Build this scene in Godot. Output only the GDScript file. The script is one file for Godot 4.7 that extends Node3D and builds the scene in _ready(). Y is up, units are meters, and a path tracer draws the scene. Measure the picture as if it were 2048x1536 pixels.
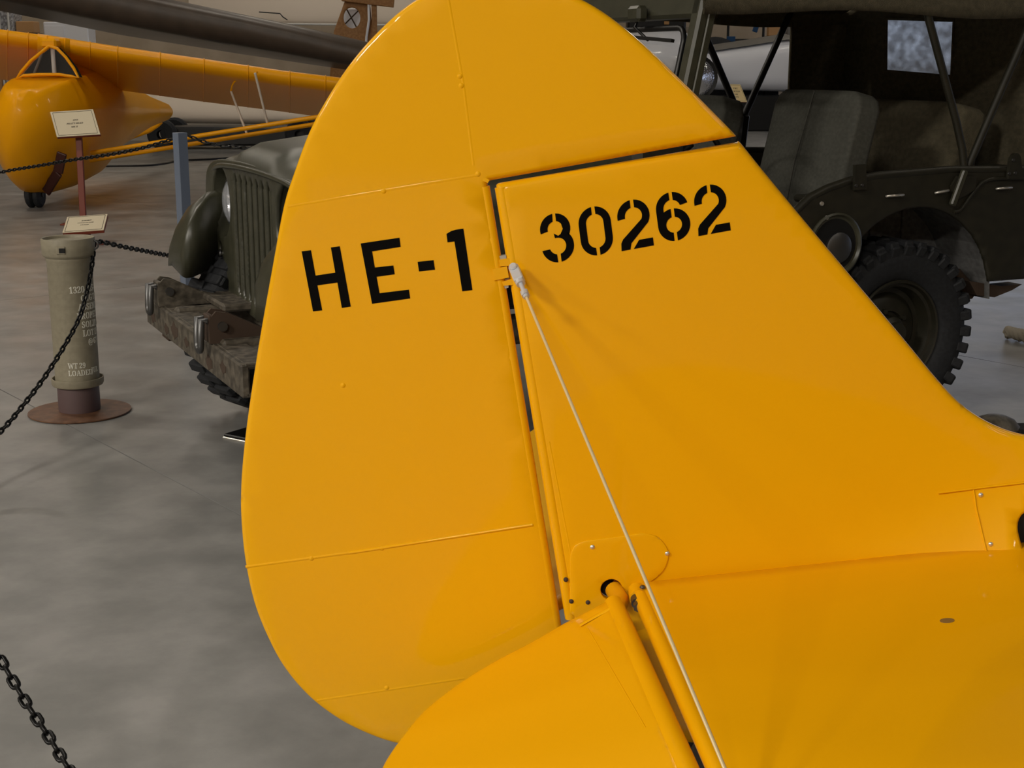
extends Node3D
# A yellow aeroplane tail in a hangar museum, with a jeep, a glider and rope barriers behind it.

var M := {}
var used := {}


func _ready() -> void:
	# ---------- camera
	var cam := Camera3D.new()
	cam.name = "camera"
	cam.position = Vector3(0, 1.47, 0)
	cam.rotation_degrees = Vector3(-12.9, 0, 0)
	cam.fov = rad_to_deg(2.0 * atan(768.0 / 2800.0))
	cam.near = 0.05
	cam.far = 120.0
	add_child(cam)
	cam.current = true
	# ---------- daylight outside the openings, exposure
	var env := Environment.new()
	env.background_mode = Environment.BG_SKY
	var sky := Sky.new()
	var sm := ProceduralSkyMaterial.new()
	sm.sky_top_color = Color(0.66, 0.74, 0.90)
	sm.sky_horizon_color = Color(0.84, 0.89, 0.98)
	sm.ground_bottom_color = Color(0.45, 0.45, 0.46)
	sm.ground_horizon_color = Color(0.62, 0.64, 0.68)
	sm.sky_energy_multiplier = 1.1
	sm.ground_energy_multiplier = 1.1
	sky.sky_material = sm
	env.sky = sky
	env.tonemap_mode = Environment.TONE_MAPPER_LINEAR
	env.tonemap_exposure = 1.0
	env.sdfgi_enabled = true
	env.ssao_enabled = true
	env.ssil_enabled = true
	var we := WorldEnvironment.new()
	we.name = "environment"
	we.environment = env
	add_child(we)
	make_materials()
	# ---------- lamps under the roof: a glowing panel and an area light each
	for q in [[-8.5, 5.0, 1150.0, "left of the aeroplane tail"], [-13.5, 3.0, 900.0, "left front corner of the roof"], [-3.0, 8.0, 800.0, "middle of the front bay"], [8.0, 7.0, 70.0, "right end of the front bay"], [9.0, 0.5, 60.0, "right above the aeroplane"], [-11.0, -8.0, 160.0, "second bay on the left"], [-5.5, -8.0, 175.0, "second bay beside the jeep"], [9.0, -8.0, 30.0, "second bay on the right"], [-12.0, -16.0, 60.0, "third bay on the left"], [-4.5, -16.0, 60.0, "third bay above the glider"], [9.0, -16.0, 50.0, "third bay on the right"], [-12.0, -24.0, 60.0, "fourth bay on the left"], [-4.5, -24.0, 60.0, "fourth bay above the dark wing"], [2.5, -26.0, 60.0, "fourth bay in the middle"], [9.0, -24.0, 60.0, "fourth bay on the right"], [-12.0, -32.0, 60.0, "left along the back wall"], [-4.5, -32.0, 60.0, "middle of the back wall"], [9.0, -32.0, 60.0, "right along the back wall"]]:
		hangar_lamp(Vector3(q[0], 7.2 if q[1] > 1.0 else 9.2, q[1]), q[2], q[3])
	build_hangar()
	build_airplane()
	build_jeep()
	build_glider()
	build_background()
	build_barriers()


func hangar_lamp(p: Vector3, power: float, place: String) -> void:
	var t := thing("ceiling_lamp", "long high-bay lamp hanging under the roof, " + place, "lamp", p, 0.0, "high-bay lamps")
	var s := begin()
	box(s, Vector3(2.4, 0.10, 0.62), Transform3D(Basis(), Vector3(0, 0.09, 0)), 0.02)
	obj("housing", s, M.white_metal, t)
	s = begin()
	box(s, Vector3(2.3, 0.04, 0.54), Transform3D(Basis(), Vector3(0, 0.02, 0)), 0.01)
	obj("lamp_panel", s, M.lamp, t)
	s = begin()
	tube(s, [Vector3(0, 0.13, 0), Vector3(0, 12.5 - p.y, 0)], 0.015, 6)
	obj("hanger_rod", s, M.grey_metal, t)
	var l := AreaLight3D.new()
	l.name = "light"
	l.area_size = Vector2(2.3, 0.54)
	l.light_color = Color(1.0, 0.97, 0.92)
	l.light_energy = power / 9.8696
	l.area_normalize_energy = true
	l.area_range = 80.0
	l.shadow_enabled = true
	l.position = Vector3(0, -0.02, 0)
	l.rotation_degrees = Vector3(-90, 0, 0)
	t.add_child(l, true)


# ---------------------------------------------------------------- naming and placing

func numbered(called: String) -> String:
	var n: int = used.get(called, 0)
	used[called] = n + 1
	return called if n == 0 else "%s_%03d" % [called, n]


func tag(o: Node, label: String, category: String, group := "", kind := "") -> void:
	o.set_meta("label", label)
	if category:
		o.set_meta("category", category)
	if group:
		o.set_meta("group", group)
	if kind:
		o.set_meta("kind", kind)


func thing(called: String, label: String, category: String, at := Vector3.ZERO, turn := 0.0, group := "") -> Node3D:
	var o := Node3D.new()
	o.name = numbered(called)
	add_child(o)
	o.position = at
	o.rotation.y = turn
	tag(o, label, category, group)
	return o


func node(called: String, parent: Node, xf := Transform3D()) -> Node3D:
	var o := Node3D.new()
	o.name = pname(called, parent)
	parent.add_child(o)
	o.transform = xf
	return o


func pname(called: String, parent: Node) -> String:
	if parent == self:
		return numbered(called)
	var key := "count_" + called
	var n: int = parent.get_meta(key) if parent.has_meta(key) else 0
	parent.set_meta(key, n + 1)
	return called if n == 0 else "%s_%03d" % [called, n]


func obj(called: String, shape, mat: Material, parent: Node = null, xf := Transform3D()) -> MeshInstance3D:
	if parent == null:
		parent = self
	var o := MeshInstance3D.new()
	o.name = pname(called, parent)
	var m: Mesh
	if shape is SurfaceTool:
		shape.generate_normals()
		m = shape.commit()
	else:
		m = shape
	o.mesh = m
	o.material_override = mat
	parent.add_child(o)
	o.transform = xf
	return o


func struct(called: String, shape, mat: Material, label: String) -> MeshInstance3D:
	var o := obj(called, shape, mat, self)
	tag(o, label, "", "", "structure")
	return o


# ---------------------------------------------------------------- shapes

func begin(smooth := -1) -> SurfaceTool:
	var s := SurfaceTool.new()
	s.begin(Mesh.PRIMITIVE_TRIANGLES)
	s.set_smooth_group(smooth)
	return s


func tri(s: SurfaceTool, a: Vector3, b: Vector3, c: Vector3) -> void:
	s.add_vertex(a)
	s.add_vertex(b)
	s.add_vertex(c)


func quad(s: SurfaceTool, a: Vector3, b: Vector3, c: Vector3, d: Vector3) -> void:
	tri(s, a, b, c)
	tri(s, a, c, d)


func face(s: SurfaceTool, p: Array, mid: Vector3) -> void:   # a convex face turned away from mid
	var c := Vector3.ZERO
	for v in p:
		c += v
	c /= p.size()
	var n: Vector3 = (p[0] - p[2]).cross(p[0] - p[1])
	var q := p.duplicate()
	if n.dot(c - mid) < 0:
		q.reverse()
	for i in range(1, q.size() - 1):
		tri(s, q[0], q[i], q[i + 1])


func box(s: SurfaceTool, size: Vector3, xf := Transform3D(), b := 0.0) -> void:
	var h := size / 2.0
	b = minf(b, minf(h.x, minf(h.y, h.z)) * 0.9)
	var mid := xf.origin
	if b <= 0.0:
		for ax in 3:
			for sg in [-1.0, 1.0]:
				var p := []
				for k in [[-1, -1], [1, -1], [1, 1], [-1, 1]]:
					var v := Vector3.ZERO
					v[ax] = sg * h[ax]
					v[(ax + 1) % 3] = k[0] * h[(ax + 1) % 3]
					v[(ax + 2) % 3] = k[1] * h[(ax + 2) % 3]
					p.append(xf * v)
				face(s, p, mid)
		return
	var cv := func(sx: float, sy: float, sz: float, ax: int) -> Vector3:
		var v := Vector3(sx * (h.x - b), sy * (h.y - b), sz * (h.z - b))
		v[ax] = [sx, sy, sz][ax] * h[ax]
		return xf * v
	for ax in 3:
		var a1 := (ax + 1) % 3
		var a2 := (ax + 2) % 3
		for sg in [-1.0, 1.0]:
			var p := []
			for k in [[-1.0, -1.0], [1.0, -1.0], [1.0, 1.0], [-1.0, 1.0]]:
				var t := [0.0, 0.0, 0.0]
				t[ax] = sg
				t[a1] = k[0]
				t[a2] = k[1]
				p.append(cv.call(t[0], t[1], t[2], ax))
			face(s, p, mid)
		for u in [-1.0, 1.0]:
			for w in [-1.0, 1.0]:
				var p := []
				for e in [[-1.0, a1], [1.0, a1], [1.0, a2], [-1.0, a2]]:
					var t := [0.0, 0.0, 0.0]
					t[ax] = e[0]
					t[a1] = u
					t[a2] = w
					p.append(cv.call(t[0], t[1], t[2], e[1]))
				face(s, p, mid)
	for sx in [-1.0, 1.0]:
		for sy in [-1.0, 1.0]:
			for sz in [-1.0, 1.0]:
				face(s, [cv.call(sx, sy, sz, 0), cv.call(sx, sy, sz, 1), cv.call(sx, sy, sz, 2)], mid)


func bar(s: SurfaceTool, a: Vector3, b: Vector3, w: float, h: float, side := Vector3.UP, bevel := 0.0) -> void:   # a squared bar from a to b, h along side
	var x := (b - a).normalized()
	var z := x.cross(side).normalized()
	var y := z.cross(x)
	box(s, Vector3(a.distance_to(b), h, w), Transform3D(Basis(x, y, z), (a + b) / 2.0), bevel)


func loft(s: SurfaceTool, rings: Array, caps := true, closed := true) -> void:
	for i in rings.size() - 1:
		var n: int = rings[i].size()
		for j in (n if closed else n - 1):
			var k := (j + 1) % n
			quad(s, rings[i][j], rings[i + 1][j], rings[i + 1][k], rings[i][k])
	if caps:
		for e in [0, rings.size() - 1]:
			var c := Vector3.ZERO
			for v in rings[e]:
				c += v
			c /= rings[e].size()
			for j in rings[e].size():
				var k: int = (j + 1) % rings[e].size()
				if e == 0:
					tri(s, c, rings[e][j], rings[e][k])
				else:
					tri(s, c, rings[e][k], rings[e][j])


func tube(s: SurfaceTool, p: Array, r: float, sides := 10, closed := false, r1 := -1.0) -> void:
	var n := p.size()
	var rings := []
	var t: Vector3 = (p[1] - p[0]).normalized()
	var u := t.cross(Vector3.UP if absf(t.y) < 0.9 else Vector3.RIGHT).normalized()
	for i in n:
		var a: Vector3 = p[(i - 1 + n) % n] if closed or i > 0 else p[0]
		var b: Vector3 = p[(i + 1) % n] if closed or i < n - 1 else p[n - 1]
		t = (b - a).normalized()
		u = (u - t * u.dot(t)).normalized()
		var w := t.cross(u)
		var rr := r if r1 < 0 else lerpf(r, r1, float(i) / (n - 1))
		var ring := PackedVector3Array()
		for k in sides:
			var g := TAU * k / sides
			ring.append(p[i] + (u * cos(g) + w * sin(g)) * rr)
		rings.append(ring)
	s.set_smooth_group(0)
	if closed:
		rings.append(rings[0])
	loft(s, rings, false)
	s.set_smooth_group(-1)
	if not closed:
		for e in [0, n - 1]:
			for k in sides:
				var a: Vector3 = rings[e][k]
				var b: Vector3 = rings[e][(k + 1) % sides]
				if e == 0:
					tri(s, p[0], a, b)
				else:
					tri(s, p[n - 1], b, a)


func lathe(s: SurfaceTool, prof: Array, sides := 32, xf := Transform3D(), group0 := 0) -> void:   # profile of Vector2(radius, y) round the y axis; sharp bends stay sharp
	var g := group0
	for i in prof.size() - 1:
		if i > 0:
			var d0: Vector2 = (prof[i] - prof[i - 1]).normalized()
			var d1: Vector2 = (prof[i + 1] - prof[i]).normalized()
			if d0.dot(d1) < 0.8:
				g += 1
		s.set_smooth_group(g)
		var rings := []
		for e in [i, i + 1]:
			var ring := PackedVector3Array()
			for k in sides:
				var a := TAU * k / sides
				ring.append(xf * Vector3(prof[e].x * cos(a), prof[e].y, prof[e].x * sin(a)))
			rings.append(ring)
		loft(s, rings, false)
	s.set_smooth_group(-1)


func prism(s: SurfaceTool, poly: PackedVector2Array, z0: float, z1: float, xf := Transform3D()) -> void:
	var p := poly
	var idx := Geometry2D.triangulate_polygon(p)
	if Geometry2D.is_polygon_clockwise(p) == false:
		p = poly.duplicate()
		p.reverse()
		idx = Geometry2D.triangulate_polygon(p)
	for i in range(0, idx.size(), 3):
		var a := p[idx[i]]
		var b := p[idx[i + 1]]
		var c := p[idx[i + 2]]
		var ccw := (b - a).cross(c - a) > 0
		if ccw:
			var t := b
			b = c
			c = t
		tri(s, xf * Vector3(a.x, a.y, z1), xf * Vector3(b.x, b.y, z1), xf * Vector3(c.x, c.y, z1))
		tri(s, xf * Vector3(a.x, a.y, z0), xf * Vector3(c.x, c.y, z0), xf * Vector3(b.x, b.y, z0))
	var n := p.size()
	for i in n:
		var a := p[i]
		var b := p[(i + 1) % n]
		quad(s, xf * Vector3(a.x, a.y, z1), xf * Vector3(a.x, a.y, z0), xf * Vector3(b.x, b.y, z0), xf * Vector3(b.x, b.y, z1))


func curve(p: PackedVector2Array, n := 6) -> PackedVector2Array:   # a smooth line through the points
	var out := PackedVector2Array()
	for i in p.size() - 1:
		var a := p[maxi(i - 1, 0)]
		var d := p[mini(i + 2, p.size() - 1)]
		for k in n:
			out.append(p[i].cubic_interpolate(p[i + 1], a, d, float(k) / n))
	out.append(p[p.size() - 1])
	return out


func curve3(p: PackedVector3Array, n := 6) -> Array:
	var out := []
	for i in p.size() - 1:
		var a := p[maxi(i - 1, 0)]
		var d := p[mini(i + 2, p.size() - 1)]
		for k in n:
			out.append(p[i].cubic_interpolate(p[i + 1], a, d, float(k) / n))
	out.append(p[p.size() - 1])
	return out


func ring2(c: Vector2, rx: float, ry := -1.0, n := 24) -> PackedVector2Array:
	var out := PackedVector2Array()
	for k in n:
		out.append(c + Vector2(cos(TAU * k / n) * rx, sin(TAU * k / n) * (rx if ry < 0 else ry)))
	return out


func joined(parts: Array) -> PackedVector2Array:
	var out := PackedVector2Array()
	for p in parts:
		for v in p:
			if out.is_empty() or out[out.size() - 1].distance_to(v) > 0.0005:
				out.append(v)
	if out[0].distance_to(out[out.size() - 1]) < 0.0005:
		out.remove_at(out.size() - 1)
	return out


func resample(p: PackedVector2Array, step: float) -> PackedVector2Array:
	var out := PackedVector2Array()
	for i in p.size():
		var a := p[i]
		var b := p[(i + 1) % p.size()]
		var n := maxi(1, ceili(a.distance_to(b) / step))
		for k in n:
			out.append(a.lerp(b, float(k) / n))
	return out


# A skin of both sides of an outline with a rounded rim of radius r; bulge(p) adds (front, back) thickness.
func plate(outline: PackedVector2Array, r: float, step := 0.03, holes := [], bulge = null) -> SurfaceTool:
	if Geometry2D.is_polygon_clockwise(outline):
		outline = outline.duplicate()
		outline.reverse()
	var pts := PackedVector2Array()
	var h := PackedFloat32Array()
	var lines := [outline] + holes
	for k in lines.size():
		for lv in [[0.0, 0.0], [0.18, 0.57], [0.5, 0.866], [1.0, 1.0]]:
			var polys: Array = [lines[k]] if lv[0] == 0.0 else Geometry2D.offset_polygon(lines[k], r * lv[0] * (-1.0 if k == 0 else 1.0), Geometry2D.JOIN_MITER)
			for q in polys:
				for v in resample(q, maxf(step * 0.45, r)):
					pts.append(v)
					h.append(r * lv[1])
	var inner: Array = Geometry2D.offset_polygon(outline, -r * 1.6)
	var keep_out := []
	for q in holes:
		keep_out += Geometry2D.offset_polygon(q, r * 1.6)
	var lo := outline[0]
	var hi := outline[0]
	for v in outline:
		lo = lo.min(v)
		hi = hi.max(v)
	var rng := RandomNumberGenerator.new()
	rng.seed = 5
	var y := lo.y
	while y < hi.y:
		var x := lo.x
		while x < hi.x:
			var v := Vector2(x + rng.randf_range(-0.1, 0.1) * step, y + rng.randf_range(-0.1, 0.1) * step)
			var ok := false
			for q in inner:
				ok = ok or Geometry2D.is_point_in_polygon(v, q)
			for q in keep_out:
				ok = ok and not Geometry2D.is_point_in_polygon(v, q)
			if ok:
				pts.append(v)
				h.append(r)
			x += step
		y += step
	var idx := Geometry2D.triangulate_delaunay(pts)
	var s := begin(0)
	var front := PackedVector3Array()
	var back := PackedVector3Array()
	for i in pts.size():
		var e := Vector2.ZERO
		if bulge != null:
			e = bulge.call(pts[i]) * (h[i] / r)
		front.append(Vector3(pts[i].x, pts[i].y, h[i] + e.x))
		back.append(Vector3(pts[i].x, pts[i].y, -h[i] - e.y))
	for i in range(0, idx.size(), 3):
		var a := idx[i]
		var b := idx[i + 1]
		var c := idx[i + 2]
		var m := (pts[a] + pts[b] + pts[c]) / 3.0
		if not Geometry2D.is_point_in_polygon(m, outline):
			continue
		var skip := false
		for q in holes:
			skip = skip or Geometry2D.is_point_in_polygon(m, q)
		var area := (pts[b] - pts[a]).cross(pts[c] - pts[a])
		if skip or absf(area) < 1e-9:
			continue
		if area > 0:
			var t := b
			b = c
			c = t
		tri(s, front[a], front[b], front[c])
		tri(s, back[a], back[c], back[b])
	return s


func xyz(x: float, y: float, z: float) -> Transform3D:
	return Transform3D(Basis(), Vector3(x, y, z))


func aim(at: Vector3, dir: Vector3) -> Transform3D:   # y axis along dir
	var y := dir.normalized()
	var x := y.cross(Vector3.FORWARD if absf(y.z) < 0.9 else Vector3.RIGHT).normalized()
	return Transform3D(Basis(x, y, x.cross(y)), at)


func lettering(text: String, height: float, depth: float, font_name := "Droid Sans", weight := 700) -> ArrayMesh:   # letters in the xy plane, middle at the origin
	var t := TextMesh.new()
	var fnt := SystemFont.new()
	fnt.font_names = PackedStringArray([font_name])
	fnt.font_weight = weight
	t.font = fnt
	t.text = text
	t.font_size = 32
	t.pixel_size = height / 23.0
	t.depth = depth
	t.curve_step = 1.5
	var m := ArrayMesh.new()
	m.add_surface_from_arrays(Mesh.PRIMITIVE_TRIANGLES, t.get_mesh_arrays())
	return m


# ---------------------------------------------------------------- materials

func mat(called: String, c: Color, rough := 0.5, metal := 0.0, coat := 0.0) -> StandardMaterial3D:
	var m := StandardMaterial3D.new()
	m.resource_name = called
	m.albedo_color = c
	m.roughness = rough
	m.metallic = metal
	if coat > 0:
		m.clearcoat_enabled = true
		m.clearcoat = coat
		m.clearcoat_roughness = 0.06
	M[called] = m
	return m


func noise(freq: float, seed_: int, lo: Color, hi: Color, oct := 5, size := 1024, normal := 0.0) -> NoiseTexture2D:
	var n := FastNoiseLite.new()
	n.noise_type = FastNoiseLite.TYPE_SIMPLEX_SMOOTH
	n.frequency = freq
	n.seed = seed_
	n.fractal_octaves = oct
	n.fractal_gain = 0.6 if oct > 6 else 0.5
	var t := NoiseTexture2D.new()
	t.width = size
	t.height = size
	t.seamless = true
	t.noise = n
	if normal > 0:
		t.as_normal_map = true
		t.bump_strength = normal
	else:
		var g := Gradient.new()
		g.set_color(0, lo)
		g.set_color(1, hi)
		g.set_offset(0, 0.2)
		g.set_offset(1, 0.8)
		t.color_ramp = g
	return t


func worn(m: StandardMaterial3D, lo: Color, hi: Color, freq: float, scale: float, seed_ := 1) -> void:   # mottled colour in world space
	m.albedo_color = Color.WHITE
	m.albedo_texture = noise(freq, seed_, lo, hi, 5, 512)
	m.uv1_triplanar = true
	m.uv1_world_triplanar = true
	m.uv1_scale = Vector3.ONE * scale


func make_materials() -> void:
	var y := mat("yellow_paint", Color(0.93, 0.675, 0.0), 0.45, 0.0, 0.45)
	y.metallic_specular = 0.22
	mat("yellow_dark", Color(0.90, 0.63, 0.0), 0.4, 0.0, 0.4)
	mat("black_paint", Color(0.012, 0.010, 0.010), 0.6)
	M.black_paint.metallic_specular = 0.2
	mat("bare_spot", Color(0.52, 0.40, 0.20), 0.6)
	mat("dark_hole", Color(0.03, 0.02, 0.015), 0.8)
	mat("steel", Color(0.86, 0.84, 0.80), 0.3, 0.75)
	mat("clevis_metal", Color(0.80, 0.81, 0.83), 0.42, 0.3)
	mat("rod_metal", Color(0.92, 0.84, 0.66), 0.35, 0.35)
	mat("dull_steel", Color(0.42, 0.42, 0.42), 0.45, 1.0)
	mat("rust", Color(0.27, 0.21, 0.165), 0.8, 0.1)
	mat("lamp", Color(1, 1, 1), 0.5)
	M.lamp.emission_enabled = true
	M.lamp.emission = Color(1.0, 0.93, 0.83)
	M.lamp.emission_energy_multiplier = 9.0
	mat("white_metal", Color(0.85, 0.85, 0.84), 0.4)
	mat("grey_metal", Color(0.45, 0.46, 0.47), 0.4, 0.6)
	var fl := mat("concrete", Color.WHITE, 0.22)
	fl.albedo_texture = noise(0.006, 3, Color(0.49, 0.488, 0.48), Color(0.585, 0.58, 0.57), 8, 2048)
	fl.uv1_triplanar = true
	fl.uv1_world_triplanar = true
	fl.uv1_scale = Vector3.ONE * 0.21
	fl.roughness_texture = noise(0.01, 9, Color(0.8, 0.8, 0.8), Color(1, 1, 1), 5, 1024)
	fl.roughness = 0.36
	fl.metallic_specular = 0.42
	mat("joint", Color(0.22, 0.21, 0.20), 0.8)
	worn(mat("wall_beige", Color.WHITE, 0.75), Color(0.66, 0.60, 0.52), Color(0.72, 0.66, 0.58), 0.01, 0.2)
	mat("door_grey", Color(0.36, 0.34, 0.32), 0.7)
	mat("roof_dark", Color(0.30, 0.28, 0.26), 0.7)
	var g := mat("pane", Color(0.25, 0.27, 0.28, 0.05), 0.05)
	g.transparency = BaseMaterial3D.TRANSPARENCY_ALPHA
	# jeep
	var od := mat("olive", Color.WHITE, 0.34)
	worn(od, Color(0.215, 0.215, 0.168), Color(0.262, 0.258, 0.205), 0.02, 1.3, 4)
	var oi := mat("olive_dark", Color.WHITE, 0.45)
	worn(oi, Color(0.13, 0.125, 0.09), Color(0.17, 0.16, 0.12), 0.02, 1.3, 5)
	var wo := mat("worn_olive", Color.WHITE, 0.5)
	worn(wo, Color(0.22, 0.20, 0.17), Color(0.42, 0.39, 0.34), 0.02, 2.2, 6)
	var cv := mat("canvas", Color.WHITE, 0.95)
	worn(cv, Color(0.30, 0.278, 0.215), Color(0.38, 0.35, 0.275), 0.03, 2.0, 7)
	cv.normal_enabled = true
	cv.normal_texture = noise(0.25, 8, Color.BLACK, Color.WHITE, 2, 512, 3.0)
	var sc := mat("seat_cloth", Color.WHITE, 0.8)
	worn(sc, Color(0.27, 0.27, 0.245), Color(0.33, 0.33, 0.30), 0.05, 2.0, 9)
	var ty := mat("rubber", Color.WHITE, 0.75)
	worn(ty, Color(0.095, 0.102, 0.115), Color(0.145, 0.152, 0.168), 0.04, 2.0, 10)
	mat("well_grey", Color(0.30, 0.30, 0.30), 0.8)
	worn(M.well_grey, Color(0.32, 0.32, 0.32), Color(0.42, 0.42, 0.42), 0.03, 2.0, 11)
	var ch := mat("chrome", Color(0.95, 0.95, 0.97), 0.12, 0.9)
	ch.normal_enabled = true
	ch.normal_texture = noise(0.03, 31, Color.BLACK, Color.WHITE, 2, 256, 6.0)
	ch.uv1_triplanar = true
	ch.uv1_scale = Vector3.ONE * 3.0
	var lens := mat("lens", Color(0.95, 0.97, 1.0, 0.22), 0.05)
	lens.transparency = BaseMaterial3D.TRANSPARENCY_ALPHA
	mat("black_metal", Color(0.03, 0.03, 0.03), 0.4)
	mat("dark_inside", Color(0.02, 0.02, 0.018), 0.9)
	var vi := mat("vinyl_window", Color(1, 1, 1), 0.3)
	worn(vi, Color(0.50, 0.51, 0.54, 0.5), Color(0.80, 0.81, 0.84, 0.78), 0.012, 2.4, 21)
	vi.transparency = BaseMaterial3D.TRANSPARENCY_ALPHA
	# others
	worn(mat("wing_brown", Color.WHITE, 0.42), Color(0.27, 0.225, 0.185), Color(0.32, 0.27, 0.225), 0.01, 0.5, 13)
	mat("yellow_glider", Color(0.97, 0.66, 0.0), 0.35, 0.0, 0.12)
	M.yellow_glider.metallic_specular = 0.3
	mat("dark_red", Color(0.24, 0.07, 0.02), 0.5)
	mat("post_red", Color(0.46, 0.17, 0.07), 0.5)
	mat("card", Color(0.82, 0.77, 0.66), 0.6)
	mat("ink", Color(0.22, 0.18, 0.14), 0.7)
	worn(mat("tube_tan", Color.WHITE, 0.55), Color(0.53, 0.50, 0.425), Color(0.58, 0.55, 0.47), 0.02, 3.0, 14)
	mat("mauve", Color(0.37, 0.30, 0.30), 0.5)
	worn(mat("base_brown", Color.WHITE, 0.5), Color(0.34, 0.23, 0.16), Color(0.44, 0.31, 0.22), 0.01, 3.0, 15)
	mat("stencil_white", Color(0.86, 0.85, 0.80), 0.7)
	mat("chain_black", Color(0.035, 0.033, 0.033), 0.38, 0.35)
	mat("post_blue", Color(0.42, 0.46, 0.53), 0.4)
	worn(mat("plywood", Color.WHITE, 0.6), Color(0.60, 0.42, 0.24), Color(0.68, 0.50, 0.30), 0.03, 1.0, 16)
	mat("white_paint", Color(0.92, 0.93, 0.96), 0.35, 0.0, 0.4)
	mat("grey_paint", Color(0.46, 0.45, 0.43), 0.5)
	mat("blue_paint", Color(0.03, 0.25, 0.43), 0.4)
	mat("wing_beige", Color(0.84, 0.79, 0.73), 0.6)
	mat("rope_white", Color(0.66, 0.63, 0.57), 0.9)
	mat("tan_card", Color(0.72, 0.55, 0.36), 0.7)
	mat("sign_yellow", Color(0.85, 0.76, 0.55), 0.6)


# ---------------------------------------------------------------- the hangar

func wall(called: String, lo: Vector3, hi: Vector3, m: Material, label: String) -> void:
	var s := begin()
	box(s, hi - lo, Transform3D(Basis(), (lo + hi) / 2.0))
	struct(called, s, m, label)


func build_hangar() -> void:
	# concrete floor cast in slabs, with saw-cut joints between them
	var s := begin()
	box(s, Vector3(52, 0.3, 56), xyz(1, -0.165, -12))
	var fl := struct("floor", s, M.joint, "polished grey concrete hangar floor with saw-cut joints")
	var side := 4.15
	var long := 9.0
	var turn := Basis(Vector3.UP, -0.9023)
	var slab := BoxMesh.new()
	slab.size = Vector3(long - 0.006, 0.015, side - 0.006)
	for i in range(-4, 5):
		for k in range(-9, 6):
			var c := Vector3(-1.7546, 0, -5.5308) + turn * Vector3((i + 0.5) * long - 3.5, 0, (k + 0.5) * side)
			if absf(c.x - 1) < 25.0 and absf(c.z + 12) < 27.0:
				obj("slab", slab, M.concrete, fl, Transform3D(turn, Vector3(c.x, -0.0075, c.z)))
	# walls, roof
	wall("wall_left", Vector3(-22.3, 0, -36), Vector3(-22, 12.5, 12), M.wall_beige, "pale beige hangar wall on the left")
	wall("wall_front", Vector3(-22, 0, 11.7), Vector3(24, 12.5, 12), M.door_grey, "closed grey hangar doors behind the viewer")
	wall("ceiling", Vector3(-22.3, 12.5, -36.3), Vector3(24.3, 12.8, 12), M.roof_dark, "dark hangar roof high above the aircraft")
	# right wall with a wide door opening to the daylight
	s = begin()
	for q in [[-36.0, -30.0, 0.0, 12.5], [-30.0, -11.0, 6.0, 12.5], [-11.0, 12.0, 0.0, 12.5]]:
		box(s, Vector3(0.3, q[3] - q[2], q[1] - q[0]), xyz(24.15, (q[2] + q[3]) / 2, (q[0] + q[1]) / 2))
	struct("wall_right", s, M.wall_beige, "hangar wall on the right with a wide open door")
	# back wall with an open door at its right end
	s = begin()
	box(s, Vector3(31.5, 6.0, 0.3), xyz(-6.55, 3.0, -36.15))
	box(s, Vector3(3.8, 6.0, 0.3), xyz(22.4, 3.0, -36.15))
	box(s, Vector3(11.4, 0.9, 0.3), xyz(14.9, 5.55, -36.15))
	box(s, Vector3(46.6, 6.5, 0.3), xyz(1, 9.25, -36.15))
	struct("wall_back", s, M.wall_beige, "pale beige back wall of the hangar with an open door at its right end")


# ---------------------------------------------------------------- the yellow tail in front

func arc(c: Vector2, r: float, a0: float, a1: float, n := 10) -> PackedVector2Array:   # degrees, y down: 0 right, 90 down
	var out := PackedVector2Array()
	for k in n + 1:
		var a := deg_to_rad(lerpf(a0, a1, float(k) / n))
		out.append(c + Vector2(cos(a), sin(a)) * r)
	return out


func digit(d: String) -> Array:   # stencil pieces in a field 226 wide and 340 high round the origin, y down
	var U := Vector2(0, -57)
	var L := Vector2(0, 57)
	match d:
		"0":
			var out := []
			for sx in [1.0, -1.0]:
				var p := joined([arc(U, 113, -84, 0), arc(L, 113, 0, 84), arc(L, 61, 78, 0), arc(U, 61, 0, -78)])
				for i in p.size():
					p[i].x *= sx
				out.append(p)
			return out
		"3":
			var C := Vector2(-4, -64)
			var right := joined([arc(C, 106, -83, 36), arc(L, 113, -48, 84, 14), arc(L, 58, 78, -90, 14), PackedVector2Array([Vector2(-14, -1), Vector2(-18, -34)]), arc(C, 53, 74, -76, 14)])
			var lu := joined([arc(C, 106, 169, 266), arc(C, 53, 258, 170)])
			var ll := joined([arc(L, 113, 96, 172), arc(L, 58, 166, 103)])
			return [right, lu, ll]
		"2":
			var lu := joined([arc(U, 113, 173, 264), arc(U, 60, 258, 172)])
			var main := joined([arc(U, 113, -84, 32), PackedVector2Array([Vector2(-38, 128), Vector2(-50, 170), Vector2(-113, 170), Vector2(-108, 118), Vector2(-92, 92)]), arc(U, 60, 30, -78)])
			var foot := PackedVector2Array([Vector2(-26, 170), Vector2(116, 170), Vector2(116, 114), Vector2(18, 114)])
			return [main, lu, foot]
		_:
			var left := joined([arc(U, 113, 264, 180), arc(L, 113, 180, 96), arc(L, 55, 101, 259, 14), PackedVector2Array([Vector2(-11, -55)]), arc(L, 113, 262, 237, 4), PackedVector2Array([Vector2(-61, -57)]), arc(U, 61, 180, 260)])
			var hook := joined([arc(U, 113, -84, -12), arc(U, 58, -14, -78)])
			var bowl := joined([arc(L, 113, -84, 84, 16), arc(L, 55, 78, -78, 14)])
			return [left, hook, bowl]


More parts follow.
